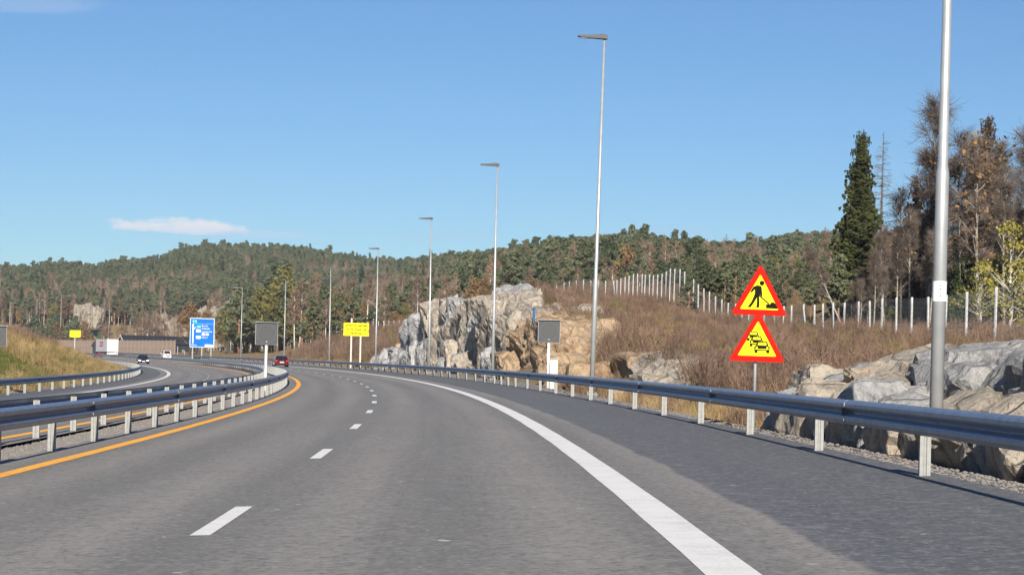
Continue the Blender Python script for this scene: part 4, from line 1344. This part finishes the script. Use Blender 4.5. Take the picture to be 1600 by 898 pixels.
def clump(seed, n, h, spread, w, m, lean=.35, heads=0):
    rng = np.random.default_rng(seed)
    p = np.stack([rng.normal(size=n) * spread, rng.normal(size=n) * spread, np.full(n, -.05)], -1)
    d = np.stack([rng.normal(size=n) * lean, rng.normal(size=n) * lean, np.ones(n)], -1); d /= np.linalg.norm(d, axis=1)[:, None]
    L = h * rng.uniform(.5, 1.15, n)
    q = [blades(rng, p, d, L, np.full(n, w))]
    if heads:
        i = rng.integers(0, n, n * heads); f = rng.uniform(.35, .95, n * heads)[:, None]
        p2 = p[i] + d[i] * L[i][:, None] * f; d2 = d[i] + rng.normal(size=(len(i), 3)) * .6; d2 /= np.linalg.norm(d2, axis=1)[:, None]
        q.append(blades(rng, p2, d2, h * rng.uniform(.1, .3, len(i)), np.full(len(i), w * .8)))
    b_ = MB(); b_.quads(np.concatenate(q))
    return b_.mesh('clump', m, fix=False)


dry_m = leafmat('dry_grass', (.22, .145, .065), (.46, .33, .165), trans=.25)
heath_m = leafmat('brown_brush', (.105, .068, .053), (.25, .163, .112), trans=.15)
weed_m = leafmat('olive_weeds', (.085, .085, .028), (.22, .19, .065), trans=.25)
green_m = leafmat('green_grass', (.07, .10, .02), (.17, .20, .045), trans=.3)
CL = [clump(1, 46, .55, .16, .011, dry_m), clump(2, 40, .75, .2, .011, dry_m, .28, 1), clump(3, 26, 1.15, .22, .012, heath_m, .28, 3), clump(4, 30, .9, .25, .013, heath_m, .4, 3), clump(5, 34, .7, .22, .013, weed_m, .45, 2), clump(6, 48, .35, .18, .011, green_m, .5), clump(7, 44, 1.9, .30, .016, heath_m, .30, 5), clump(8, 40, 1.2, .28, .02, weed_m, .5, 4)]


def scatter_sd(n, s_rng, d_rng, w_fn, sdens=None):
    s = s_rng[0] + (s_rng[1] - s_rng[0]) * RNG.random(n) ** 1.25
    d = RNG.uniform(*d_rng, n)
    keep, kd, sc = w_fn(s, d)
    s, d, kd, sc = s[keep], d[keep], kd[keep], sc[keep]
    xyz = posn(s, d)
    z = ground(xyz[:, 0], xyz[:, 1])
    return np.stack([xyz[:, 0], xyz[:, 1], z], -1), kd, sc


def right_rule(s, d):
    n = len(s)
    nz = np.array([noise.noise(Vector((a * .11, b_ * .16, 1.))) for a, b_ in zip(s, d)])
    keep = d > 9.3 + .5 * RNG.random(n)
    keep &= ~((s > 105) & (s < 212) & (d < 13.6))
    keep &= ~((s < 49) & (d < 15.5))
    near = d < 12 + 2 * nz
    r_ = RNG.random(n)
    tanw = np.clip(.20 + nz * 1.1 + .5 * near + .35 * (s < 62) * (d < 17) + .25 * ((s > 100) & (d < 20) & (s < 160)), 0.05, .95)
    kd = np.where(r_ < tanw, RNG.integers(0, 2, n), np.where(RNG.random(n) < np.where(s > 215, .45, .70), RNG.integers(2, 4, n), 4))
    rr_ = RNG.random(n); kd = np.where((rr_ < .03) & (d > 12), 6, np.where((rr_ < .055) & (d > 12), 7, kd))
    sc = RNG.uniform(.55, 1.15, n) * np.where(kd < 2, .8, 1.0) * np.where(near, .65, 1) * (1 + (s > 170) * .35) * np.where((s < 150) & (d > 16), .55, 1) * np.where((s >= 150) & (s < 218) & (d > 14), .58, 1)
    return keep, kd, sc


P1, K1, S1 = scatter_sd(52000, (44, 330), (9.2, 40), right_rule)
P1b, K1b, S1b = scatter_sd(3000, (14, 60), (15.5, 36), right_rule)
P1c, K1c, S1c = scatter_sd(9000, (50, 250), (36, 75), right_rule)
P1 = np.concatenate([P1, P1b, P1c]); K1 = np.concatenate([K1, K1b, K1c]); S1 = np.concatenate([S1, S1b, S1c])
scatter('roadside_brush', CL, P1, RNG.uniform(0, 6.28, len(P1)), S1, K1, 'brown brush and dry grass on the slopes right of the road', 'brush')


def left_rule(s, d):
    n = len(s)
    nz = np.array([noise.noise(Vector((a * .09, b_ * .22, 7.))) for a, b_ in zip(s, d)])
    keep = d < -18.0 - .3 * RNG.random(n)
    up = d < -23.5 - 2 * nz
    r_ = RNG.random(n)
    kd = np.where(r_ < np.clip(.18 - nz * 1.1, 0, .7) * (~up), 5, np.where(r_ < .80, RNG.integers(0, 2, n), np.where(up, RNG.integers(2, 4, n), 4)))
    kd = np.where(up & (r_ > .55), RNG.integers(2, 4, n), kd)
    return keep, kd, RNG.uniform(.6, 1.2, n) * np.where(up, .8, .75)


P2, K2, S2 = scatter_sd(17000, (72, 330), (-33, -17.8), left_rule)
scatter('bank_grass', CL, P2, RNG.uniform(0, 6.28, len(P2)), S2, K2, 'tan and green grass on the bank left of the road', 'grass')

# stones in the median and along the right verge
ST = []
stone_m = mat('gravel_stone', (.20, .18, .165), .9, var=.45, scale=2.2)
for k in range(4):
    bm = bmesh.new(); bmesh.ops.create_icosphere(bm, subdivisions=1, radius=1)
    for v in bm.verts: v.co = Vector((v.co.x * 1.2, v.co.y * .9, v.co.z * .6)) * rnd.uniform(.7, 1.25)
    me = bpy.data.meshes.new('stone'); bm.to_mesh(me); bm.free(); me.materials.append(stone_m); ST.append(me)
n = 21000
s = 16 + 110 * RNG.random(n) ** 1.7; d = RNG.uniform(-5.62, -4.47, n)
xyz = posn(s, d); pz = xyz[:, 2] - .075
n2 = 9000
s2 = 14 + 80 * RNG.random(n2) ** 1.5; d2 = 7.25 + 2.0 * RNG.random(n2) ** 1.3
x2 = posn(s2, d2); z2 = ground(x2[:, 0], x2[:, 1])
allp = np.concatenate([np.stack([xyz[:, 0], xyz[:, 1], pz], -1), np.stack([x2[:, 0], x2[:, 1], z2], -1)])
scatter('median_gravel', ST, allp, RNG.uniform(0, 6.28, len(allp)), np.concatenate([RNG.uniform(.02, .062, n), RNG.uniform(.008, .032, n2)]), RNG.integers(0, 4, len(allp)), 'crushed stone gravel in the median and along the right verge', 'gravel')

# ------------------------------------------------------------------ wildlife fences


def fence(label, posts, zdepth, hgt, braces=(), wires=True):
    """posts: (photo x, photo y of the post top); zdepth: x -> depth in metres"""
    P_ = []
    for x, y in posts:
        p = photo(x, y, float(zdepth(x)))
        P_.append((p, gz(p.x, p.y)))
    r = thing('wildlife_fence', label, 'fence', (P_[0][0].x, P_[0][0].y, P_[0][1]))
    o = r.location.copy()
    m = MB(); m.tube([(0, 0, -3.2), (0, 0, 0)], .062, 8); pm = m.mesh('fence_post', fence_m)
    for p, g in P_: ob('post', pm, r, p - o, rot=(rnd.uniform(-.015, .015), rnd.uniform(-.02, .02), rnd.uniform(0, 3)))
    for i, dx in braces:
        p, g = P_[i]; q = P_[min(i + 1, len(P_) - 1)][0]
        dv = (q - p); dv.z = 0; dv.normalize()
        m = MB(); m.tube([p - o - Vector((0, 0, .3)), p - o + dv * dx + Vector((0, 0, -hgt))], .05, 8); ob('brace', m.mesh('brace', fence_m), r)
    if wires:
        m = MB()
        for a in range(len(P_) - 1):
            p, q = P_[a][0] - o, P_[a + 1][0] - o
            for k in range(11):
                dz = Vector((0, 0, .06 + (hgt - .1) * k / 10))
                m.tube([p - dz, q - dz], .0035, 3, cap=False)
            n_ = max(2, int((q - p).length / .22))
            for k in range(n_):
                c = p.lerp(q, k / n_)
                m.tube([c - Vector((0, 0, .06)), c - Vector((0, 0, hgt))], .003, 3, cap=False)
        tag(ob('wire_mesh', m.mesh('wire_mesh', wire_m, fix=False), r), kind='stuff')
    return r


zx = [1477, 1388, 1345, 1308, 1265, 1228, 1190, 1155, 1122, 1090, 1062, 1037, 1010, 983, 953, 927, 902, 878, 853, 827, 805, 780, 762, 735, 710, 685, 662, 637, 614, 595, 548, 507, 461, 419, 376, 336, 305, 262, 219, 180, 145]
zy = [415, 412, 405, 395, 348, 328, 310, 283, 265, 240, 210, 183, 165, 150, 150, 148, 166, 178, 182, 188, 184, 182, 180, 178, 180, 190, 197, 206, 214, 218, 218, 218, 218, 212, 218, 222, 230, 250, 268, 286, 308]
near_posts = [(1605, 441), (1557, 448.5), (1511, 455.7), (1479, 460.5), (1450.5, 463.8), (1425, 464.3), (1401, 465), (1379, 466), (1359, 470), (1342, 471), (1320, 472.4), (1302, 472.4), (1286, 474), (1273, 476), (1256, 475), (1237, 477), (1225, 478), (1210, 482)]
far_part = [(800 + x / 3.742, 380 + y / 3.742) for x, y in zip(zx, zy)]
far_part = [(x, y if x < 1140 else np.interp(x, [1137, 1210], [473, 482])) for x, y in far_part]
zd = lambda x: np.interp(x, [838, 923, 990, 1060, 1137, 1225, 1379, 1557, 1605], [262, 228, 208, 186, 158, 134, 105, 75, 70])
fence('pale-posted wildlife fence running over the brush mound and behind the outcrop', near_posts + far_part, zd, 2.5, braces=((14, 1.1), (14, -1.1), (47, -1.2)))
fp = [(478 + 8.1 * k, np.interp(478 + 8.1 * k, [478, 520, 560, 600, 645], [512, 507, 503.5, 501, 499])) for k in range(22)]
fence('far pale-posted fence above the slope behind the yellow notice board', fp, lambda x: np.interp(x, [478, 645], [375, 300]), 2.4, wires=False)

# ------------------------------------------------------------------ noise wall and building
wall_m = mat('wall_boards', (.33, .245, .19), .85, var=.18, scale=1.2)
wall_m2 = mat('wall_battens', (.27, .20, .155), .85, var=.2, scale=1.5)
A_, B_ = photo(273, 552, 505), photo(84, 549.5, 650)
A_.z = B_.z = 1.9
nw = thing('noise_wall', 'long brown noise wall of upright boards behind the truck', 'wall', A_, 0)
L = (B_ - A_); n = 36; ang = math.atan2(L.y, L.x); step = L.length / n
m = MB()
for k in range(10): m.box((step * (k + .5) / 10, (.03 if k % 2 else 0), 1.75), (step / 10 - .02, .06, 3.9))
panel = m.mesh('wall_panel', wall_m)
m = MB(); m.box((0, 0, 1.75), (.2, .22, 4.1)); wpost = m.mesh('wall_post', wall_m2)
for k in range(n):
    p = L * (k / n)
    dz = .45 * (k / n)
    ob('wall_panel', panel, nw, p + Vector((0, 0, dz)), ang); ob('wall_post', wpost, nw, p + Vector((0, 0, dz)), ang)

bd_wall = mat('navy_cladding', (.016, .018, .024), .8, var=.15, scale=2)
bd_roof = mat('dark_roof', (.014, .016, .022), .75, var=.15, scale=2)
bd_red = mat('red_boards', (.30, .05, .03), .8, var=.15, scale=2)
bd_white = mat('white_trim', (.72, .71, .68), .6)
gp = photo(195, 552, 560); gp.z = 1.5
bl = thing('building', 'dark roofed barn-like building with red gable behind the noise wall', 'building', gp, math.radians(24))
Lb, Wb, He, Hr = 21.5, 8.0, 3.7, 5.7
zr_ = photo(194, 524, 560).z - gp.z; He = zr_ - 1.9; Hr = zr_
m = MB(); m.box((Lb / 2, Wb / 2, He / 2 - .5), (Lb, Wb, He + 1)); wl = ob('wall', m.mesh('wall', bd_wall), bl)
for k in range(int(Lb / .6)):
    pass
m = MB(); m.add([(.0, 0, He), (.0, Wb, He), (.0, Wb / 2, Hr - .1), (-.12, 0, He), (-.12, Wb, He), (-.12, Wb / 2, Hr - .1)], [(0, 1, 2), (3, 5, 4), (0, 3, 4, 1), (1, 4, 5, 2), (2, 5, 3, 0)])
ob('gable', m.mesh('gable', bd_red), bl)
m = MB(); m.box((-.06, Wb / 2, He / 2 - .5), (.10, Wb, He + 1)); ob('gable_wall', m.mesh('gable_wall', bd_red), bl)
m = MB()
for sgn in (-1, 1):
    y0_, y1_ = Wb / 2 + sgn * (Wb / 2 + .6), Wb / 2
    zE = He - .6 * (Hr - He) / (Wb / 2)
    m.add([(-.5, y0_, zE), (Lb + .5, y0_, zE), (Lb + .5, y1_, Hr), (-.5, y1_, Hr), (-.5, y0_, zE + .22), (Lb + .5, y0_, zE + .22), (Lb + .5, y1_, Hr + .22), (-.5, y1_, Hr + .22)], [(0, 1, 2, 3), (4, 7, 6, 5), (0, 4, 5, 1), (1, 5, 6, 2), (2, 6, 7, 3), (3, 7, 4, 0)])
rf = ob('roof', m.mesh('roof', bd_roof), bl)
m = MB()
for k in range(1, 36): m.box((k * .6 - .2, -.3 + Wb * .28, (He + Hr) / 2 + .24 - .12), (.05, .04, .05))
for sgn in (-1, 1):
    y0_, y1_ = Wb / 2 + sgn * (Wb / 2 + .62), Wb / 2
    zE = He - .62 * (Hr - He) / (Wb / 2)
    m.add([(-.58, y0_, zE - .1), (-.58, y0_, zE + .26), (-.58, y1_, Hr + .3), (-.58, y1_, Hr - .1), (-.51, y0_, zE - .1), (-.51, y0_, zE + .26), (-.51, y1_, Hr + .3), (-.51, y1_, Hr - .1)], [(0, 1, 2, 3), (7, 6, 5, 4), (0, 4, 5, 1), (1, 5, 6, 2), (2, 6, 7, 3), (3, 7, 4, 0)])
m2 = MB(); m2.v, m2.f, m2.m = m.v[35 * 8:], [tuple(i - 35 * 8 for i in f) for f in m.f[35 * 6:]], m.m[35 * 6:]
ob('bargeboard', m2.mesh('bargeboard', bd_white), rf)
m = MB(); m.box((Lb - 4.6, -.04, 1.6), (.5, .08, .6)); wi = ob('window', m.mesh('window', bd_white), bl)
m = MB(); m.box((Lb - 1.6, -.04, 1.0), (1.1, .08, 2.1)); ob('door', m.mesh('door', bd_wall), bl)
m = MB(); m.box((Lb - 4.6, -.085, 1.6), (.38, .02, .48)); ob('pane', m.mesh('pane', glass_m), wi)
for k, (x, yt) in enumerate(((277.5, 541), (288.5, 547))):
    p = photo(x, 553, 490); p.z = gz(p.x, p.y); zt = photo(x, yt, 490).z - p.z
    q = thing('marker_post', ('taller', 'shorter')[k] + ' thin grey post in front of the dark building', 'post', p, 0, 'thin posts by the building')
    m = MB(); m.box((0, 0, zt / 2 - .2), (.17, .12, zt + .4)); ob('shaft', m.mesh('shaft', zinc), q)
    m = MB(); m.box((0, 0, zt + .02), (.2, .15, .05)); ob('cap', m.mesh('cap', zinc), q)

# ------------------------------------------------------------------ vehicles


def wheel(parent, x, y, r, w, side):
    m = MB(); m.tube([(x - w / 2, y, r), (x - w / 2 + .02, y, r), (x + w / 2 - .02, y, r), (x + w / 2, y, r)], [r * .94, r, r, r * .94], 20)
    wh = ob('wheel', m.mesh('wheel', tyre_m, smooth=False), parent)
    m = MB(); xo = x + side * (w / 2 + .004)
    m.tube([(xo - side * .03, y, r), (xo, y, r)], [r * .66, r * .62], 16)
    for k in range(5):
        a = k * 2 * math.pi / 5
        m.box((xo + side * .006, y + math.cos(a) * r * .32, r + math.sin(a) * r * .32), (.012, r * .55, .05), mat=Matrix.Rotation(a, 3, 'X'))
    ob('rim', m.mesh('rim', rim_m), wh)
    return wh


def car(name, label, s, d, rz_add, L, W, H, paint, suv=False, spare=False, lights=False, group=None):
    p = pos(s, d, .006)
    r = thing(name, label, 'car', p, head(s) + rz_add, group)
    hw = W / 2; belt = H * .62; r_w = .33 if not suv else .37
    # lower body: lofted cross sections from tail (-y) to nose (+y)
    st = [(-L / 2, .80, .30, belt * .84), (-L / 2 + .10, .93, .22, belt * .98), (-L / 2 + .6, 1.0, .19, belt * 1.02), (-L * .15, 1.0, .18, belt), (L * .15, 1.0, .18, belt * .98), (L / 2 - 1.15, .99, .19, belt * .95), (L / 2 - .45, .95, .20, belt * .84), (L / 2 - .08, .86, .24, belt * .70), (L / 2, .72, .32, belt * .58)]
    m = MB(); n = 12; vs = []
    for y, k, zb, zt in st:
        w = hw * k; hz = zt - zb
        half = [(w * .72, zb), (w * .94, zb + .06), (w, zb + hz * .35), (w * .985, zb + hz * .66), (w * .93, zt - .05), (w * .80, zt)]
        vs += [(x, y, z) for x, z in half] + [(-x, y, z) for x, z in reversed(half)]
    fs = []
    for i in range(len(st) - 1):
        for k in range(n): fs.append((i * n + k, i * n + (k + 1) % n, (i + 1) * n + (k + 1) % n, (i + 1) * n + k))
    fs += [tuple(range(n)), tuple((len(st) - 1) * n + k for k in range(n))]
    m.add(vs, fs); body = ob('body', m.mesh('body', paint, smooth=False), r)
    # cabin
    yb0, yb1, yt0, yt1 = (-L / 2 + .12, L * .22, -L / 2 + (.45 if suv else .85), L * .06)
    zb, zt = belt * .98, H
    wb, wtp = hw * .90, hw * .70
    A = [(-wb, yb0, zb), (wb, yb0, zb), (wb, yb1, zb), (-wb, yb1, zb), (-wtp, yt0, zt - .05), (wtp, yt0, zt - .05), (wtp, yt1, zt - .03), (-wtp, yt1, zt - .03), (-wtp * .9, (yt0 + yt1) / 2, zt), (wtp * .9, (yt0 + yt1) / 2, zt)]
    m = MB(); m.add(A, [(0, 1, 5, 4), (1, 2, 6, 9, 5), (2, 3, 7, 6), (3, 0, 4, 8, 7), (4, 5, 9, 8), (8, 9, 6, 7)])
    cb = ob('cabin', m.mesh('cabin', paint), r)

    def pane(nm, q, k=.86):
        q = [Vector(v) for v in q]; c = sum(q, Vector()) / 4
        nrm = (q[1] - q[0]).cross(q[2] - q[0]).normalized()
        if nrm.dot(c - Vector((0, 0, (zb + zt) / 2))) < 0: nrm = -nrm
        f = [c + (v - c) * k + nrm * .014 for v in q]; g_ = [v - nrm * .03 for v in f]
        m = MB(); m.add(f + g_, [(0, 1, 2, 3), (7, 6, 5, 4), (0, 4, 5, 1), (1, 5, 6, 2), (2, 6, 7, 3), (3, 7, 4, 0)])
        return ob(nm, m.mesh(nm, glass_m), cb)
    pane('rear_window', [A[0], A[1], A[5], A[4]]); pane('windscreen', [A[2], A[3], A[7], A[6]], .9)
    pane('side_window', [A[1], A[2], A[6], A[5]]); pane('side_window', [A[3], A[0], A[4], A[7]])
    for x in (-1, 1):
        for y in (-L * .30, L * .31): wheel(r, x * (hw - .11), y, r_w, .22, x)
        m = MB(); m.box((x * hw * .78, -L / 2 + .04, belt * .86), (.30, .16, .17)); ob('tail_light', m.mesh('tail_light', tail_m), r)
        m = MB(); m.box((x * hw * .70, L / 2 - .10, belt * .60), (.34, .22, .14)); ob('headlight', m.mesh('headlight', head_m if lights else lens_m), r)
        m = MB(); m.box((x * (hw + .09), yb1 - .25, zb + .06), (.2, .1, .14)); ob('mirror', m.mesh('mirror', paint), r)
    m = MB(); m.box((0, -L / 2 - .01, .40), (W * .86, .14, .22)); bp = ob('rear_bumper', m.mesh('rear_bumper', paint), r)
    m = MB(); m.box((0, -L / 2 - .04, .62), (.52, .06, .12)); ob('number_plate', m.mesh('number_plate', plate_m), r)
    m = MB(); m.box((0, L / 2 + .0, .36), (W * .78, .14, .2)); ob('front_bumper', m.mesh('front_bumper', paint), r)
    m = MB(); m.box((0, L / 2 + .06, .42), (.52, .03, .12)); ob('number_plate', m.mesh('number_plate', plate_m), r)
    m = MB(); m.box((0, L / 2 - .02, belt * .55), (W * .42, .12, .13)); ob('grille', m.mesh('grille', tyre_m), r)
    if spare:
        m = MB(); m.tube([(.12, -L / 2 - .02, .95), (.12, -L / 2 - .24, .95)], [.36, .34], 20); sp = ob('spare_wheel', m.mesh('spare_wheel', tyre_m), r)
        m = MB(); m.tube([(.12, -L / 2 - .24, .95), (.12, -L / 2 - .27, .95)], [.24, .22], 16); ob('wheel_cover', m.mesh('wheel_cover', paint), sp)
    return r


red_p = mat('red_car_paint', (.085, .008, .012), .25, .2, coat=.8, spec=.5)
blk_p = mat('black_car_paint', (.012, .014, .018), .25, .1, coat=.8, spec=.5)
wht_p = mat('white_car_paint', (.72, .70, .66), .3, 0, coat=.6)
car('red_car', 'dark red hatchback driving away beside the median display sign', 254, 1.75, 0, 4.4, 1.84, 1.50, red_p)
car('black_car', 'black car driving towards the camera on the opposite road', 334, -11.4, math.pi, 4.5, 1.85, 1.50, blk_p, lights=True)
car('white_car', 'white off-road car with dark spare wheel near the dark building', 424, 1.9, 0, 4.3, 1.85, 1.85, wht_p, suv=True, spare=True)

s_t, d_t = 500, -1.9
tk = thing('lorry', 'articulated lorry with pale box trailer driving away before the noise wall', 'lorry', pos(s_t, d_t, .006), head(s_t) + .18)
tk.scale = (1.1, 1.1, 1.1)
box_side = mat('trailer_side', (.47, .47, .48), .5, 0, var=.05, scale=1); box_rear = mat('trailer_doors', (.80, .77, .72), .45, 0, var=.04, scale=1)
red_l = mat('red_lettering', (.45, .03, .05), .5); cab_m = mat('cab_paint', (.03, .04, .055), .35, coat=.5)
m = MB(); m.box((0, 4.6, 2.62), (2.56, 9.2, 2.85)); tb = ob('trailer_box', m.mesh('trailer_box', box_side), tk)
for x in (-1, 1):
    m = MB(); m.box((x * .64, -.035, 2.62), (1.25, .07, 2.78)); dr = ob('rear_door', m.mesh('rear_door', box_rear), tb)
    for k in (.3, .85):
        m = MB(); m.tube([(x * k, -.09, 1.3), (x * k, -.09, 3.95)], .022, 6); ob('lock_rod', m.mesh('lock_rod', zinc), dr)
m = MB()
for row, (z, wd) in enumerate(((3.25, 2.6), (2.55, 2.9))):
    for k in range(5): m.box((-1.284, 3.4 + k * wd / 5 + .1, z + (.05 if k % 2 else 0)), (.012, wd / 5 * .78, .46 + .1 * (k % 3 == 0)))
ob('red_lettering', m.mesh('red_lettering', red_l), tb)
m = MB(); m.box((0, .06, .82), (2.5, .12, .42)); ob('bumper', m.mesh('bumper', box_rear), tk)
m = MB(); m.box((0, 4.6, 1.05), (1.1, 8.8, .26)); ob('chassis', m.mesh('chassis', tyre_m), tk)
m = MB(); m.box((0, 11.0, 1.95), (2.45, 2.3, 2.9)); m.box((0, 10.6, 3.5), (2.3, 1.4, .35)); ob('cab', m.mesh('cab', cab_m), tk)
for x in (-1, 1):
    for y in (1.5, 2.8, 4.1, 10.8): wheel(tk, x * 1.1, y, .5, .3, x)
    m = MB(); m.box((x * .95, -.03, .85), (.35, .06, .15)); ob('tail_light', m.mesh('tail_light', tail_m), tk)
    m = MB(); m.box((x * 1.45, 11.9, 2.6), (.25, .1, .6)); ob('mirror', m.mesh('mirror', tyre_m), tk)
m = MB(); m.box((-1.26, 6.3, .75), (.04, 3.2, .45)); ob('side_guard', m.mesh('side_guard', red_l), tk)

# ------------------------------------------------------------------ thin autumn air
hz = MB(); hz.box((0, 640, 58), (2100, 1840, 124))
hm = bpy.data.materials.new('haze'); hm.use_nodes = True
t = NT(hm.node_tree); t.n.clear()
pv = t.node('ShaderNodeVolumePrincipled', {'Color': (.86, .92, 1.0, 1), 'Density': 0.00010, 'Anisotropy': 0.0})
t.node('ShaderNodeOutputMaterial', {'Volume': pv.outputs[0]})
tag(ob('haze', hz.mesh('haze', hm)), 'thin pale autumn haze over the road and hills', 'haze', None, 'stuff')

# ------------------------------------------------------------------ look-alikes are told apart by their order across the picture
same = {}
for o in list(SC.objects):
    if o.parent is None and 'label' in o and o.get('category') == 'tree': same.setdefault(o['label'], []).append(o)
WORDS = ['first', 'second', 'third', 'fourth', 'fifth', 'sixth', 'seventh', 'eighth', 'ninth', 'tenth', 'eleventh', 'twelfth']
for lb, os_ in same.items():
    if len(os_) < 2: continue
    os_.sort(key=lambda o: o.location.x / o.location.y)
    for k, o in enumerate(os_):
        n_ = k + 1
        sfx = 'th' if 10 <= n_ % 100 <= 20 else {1: 'st', 2: 'nd', 3: 'rd'}.get(n_ % 10, 'th')
        o['label'] = '%s, %s from left' % (lb, WORDS[k] if k < 12 else '%d%s' % (n_, sfx))
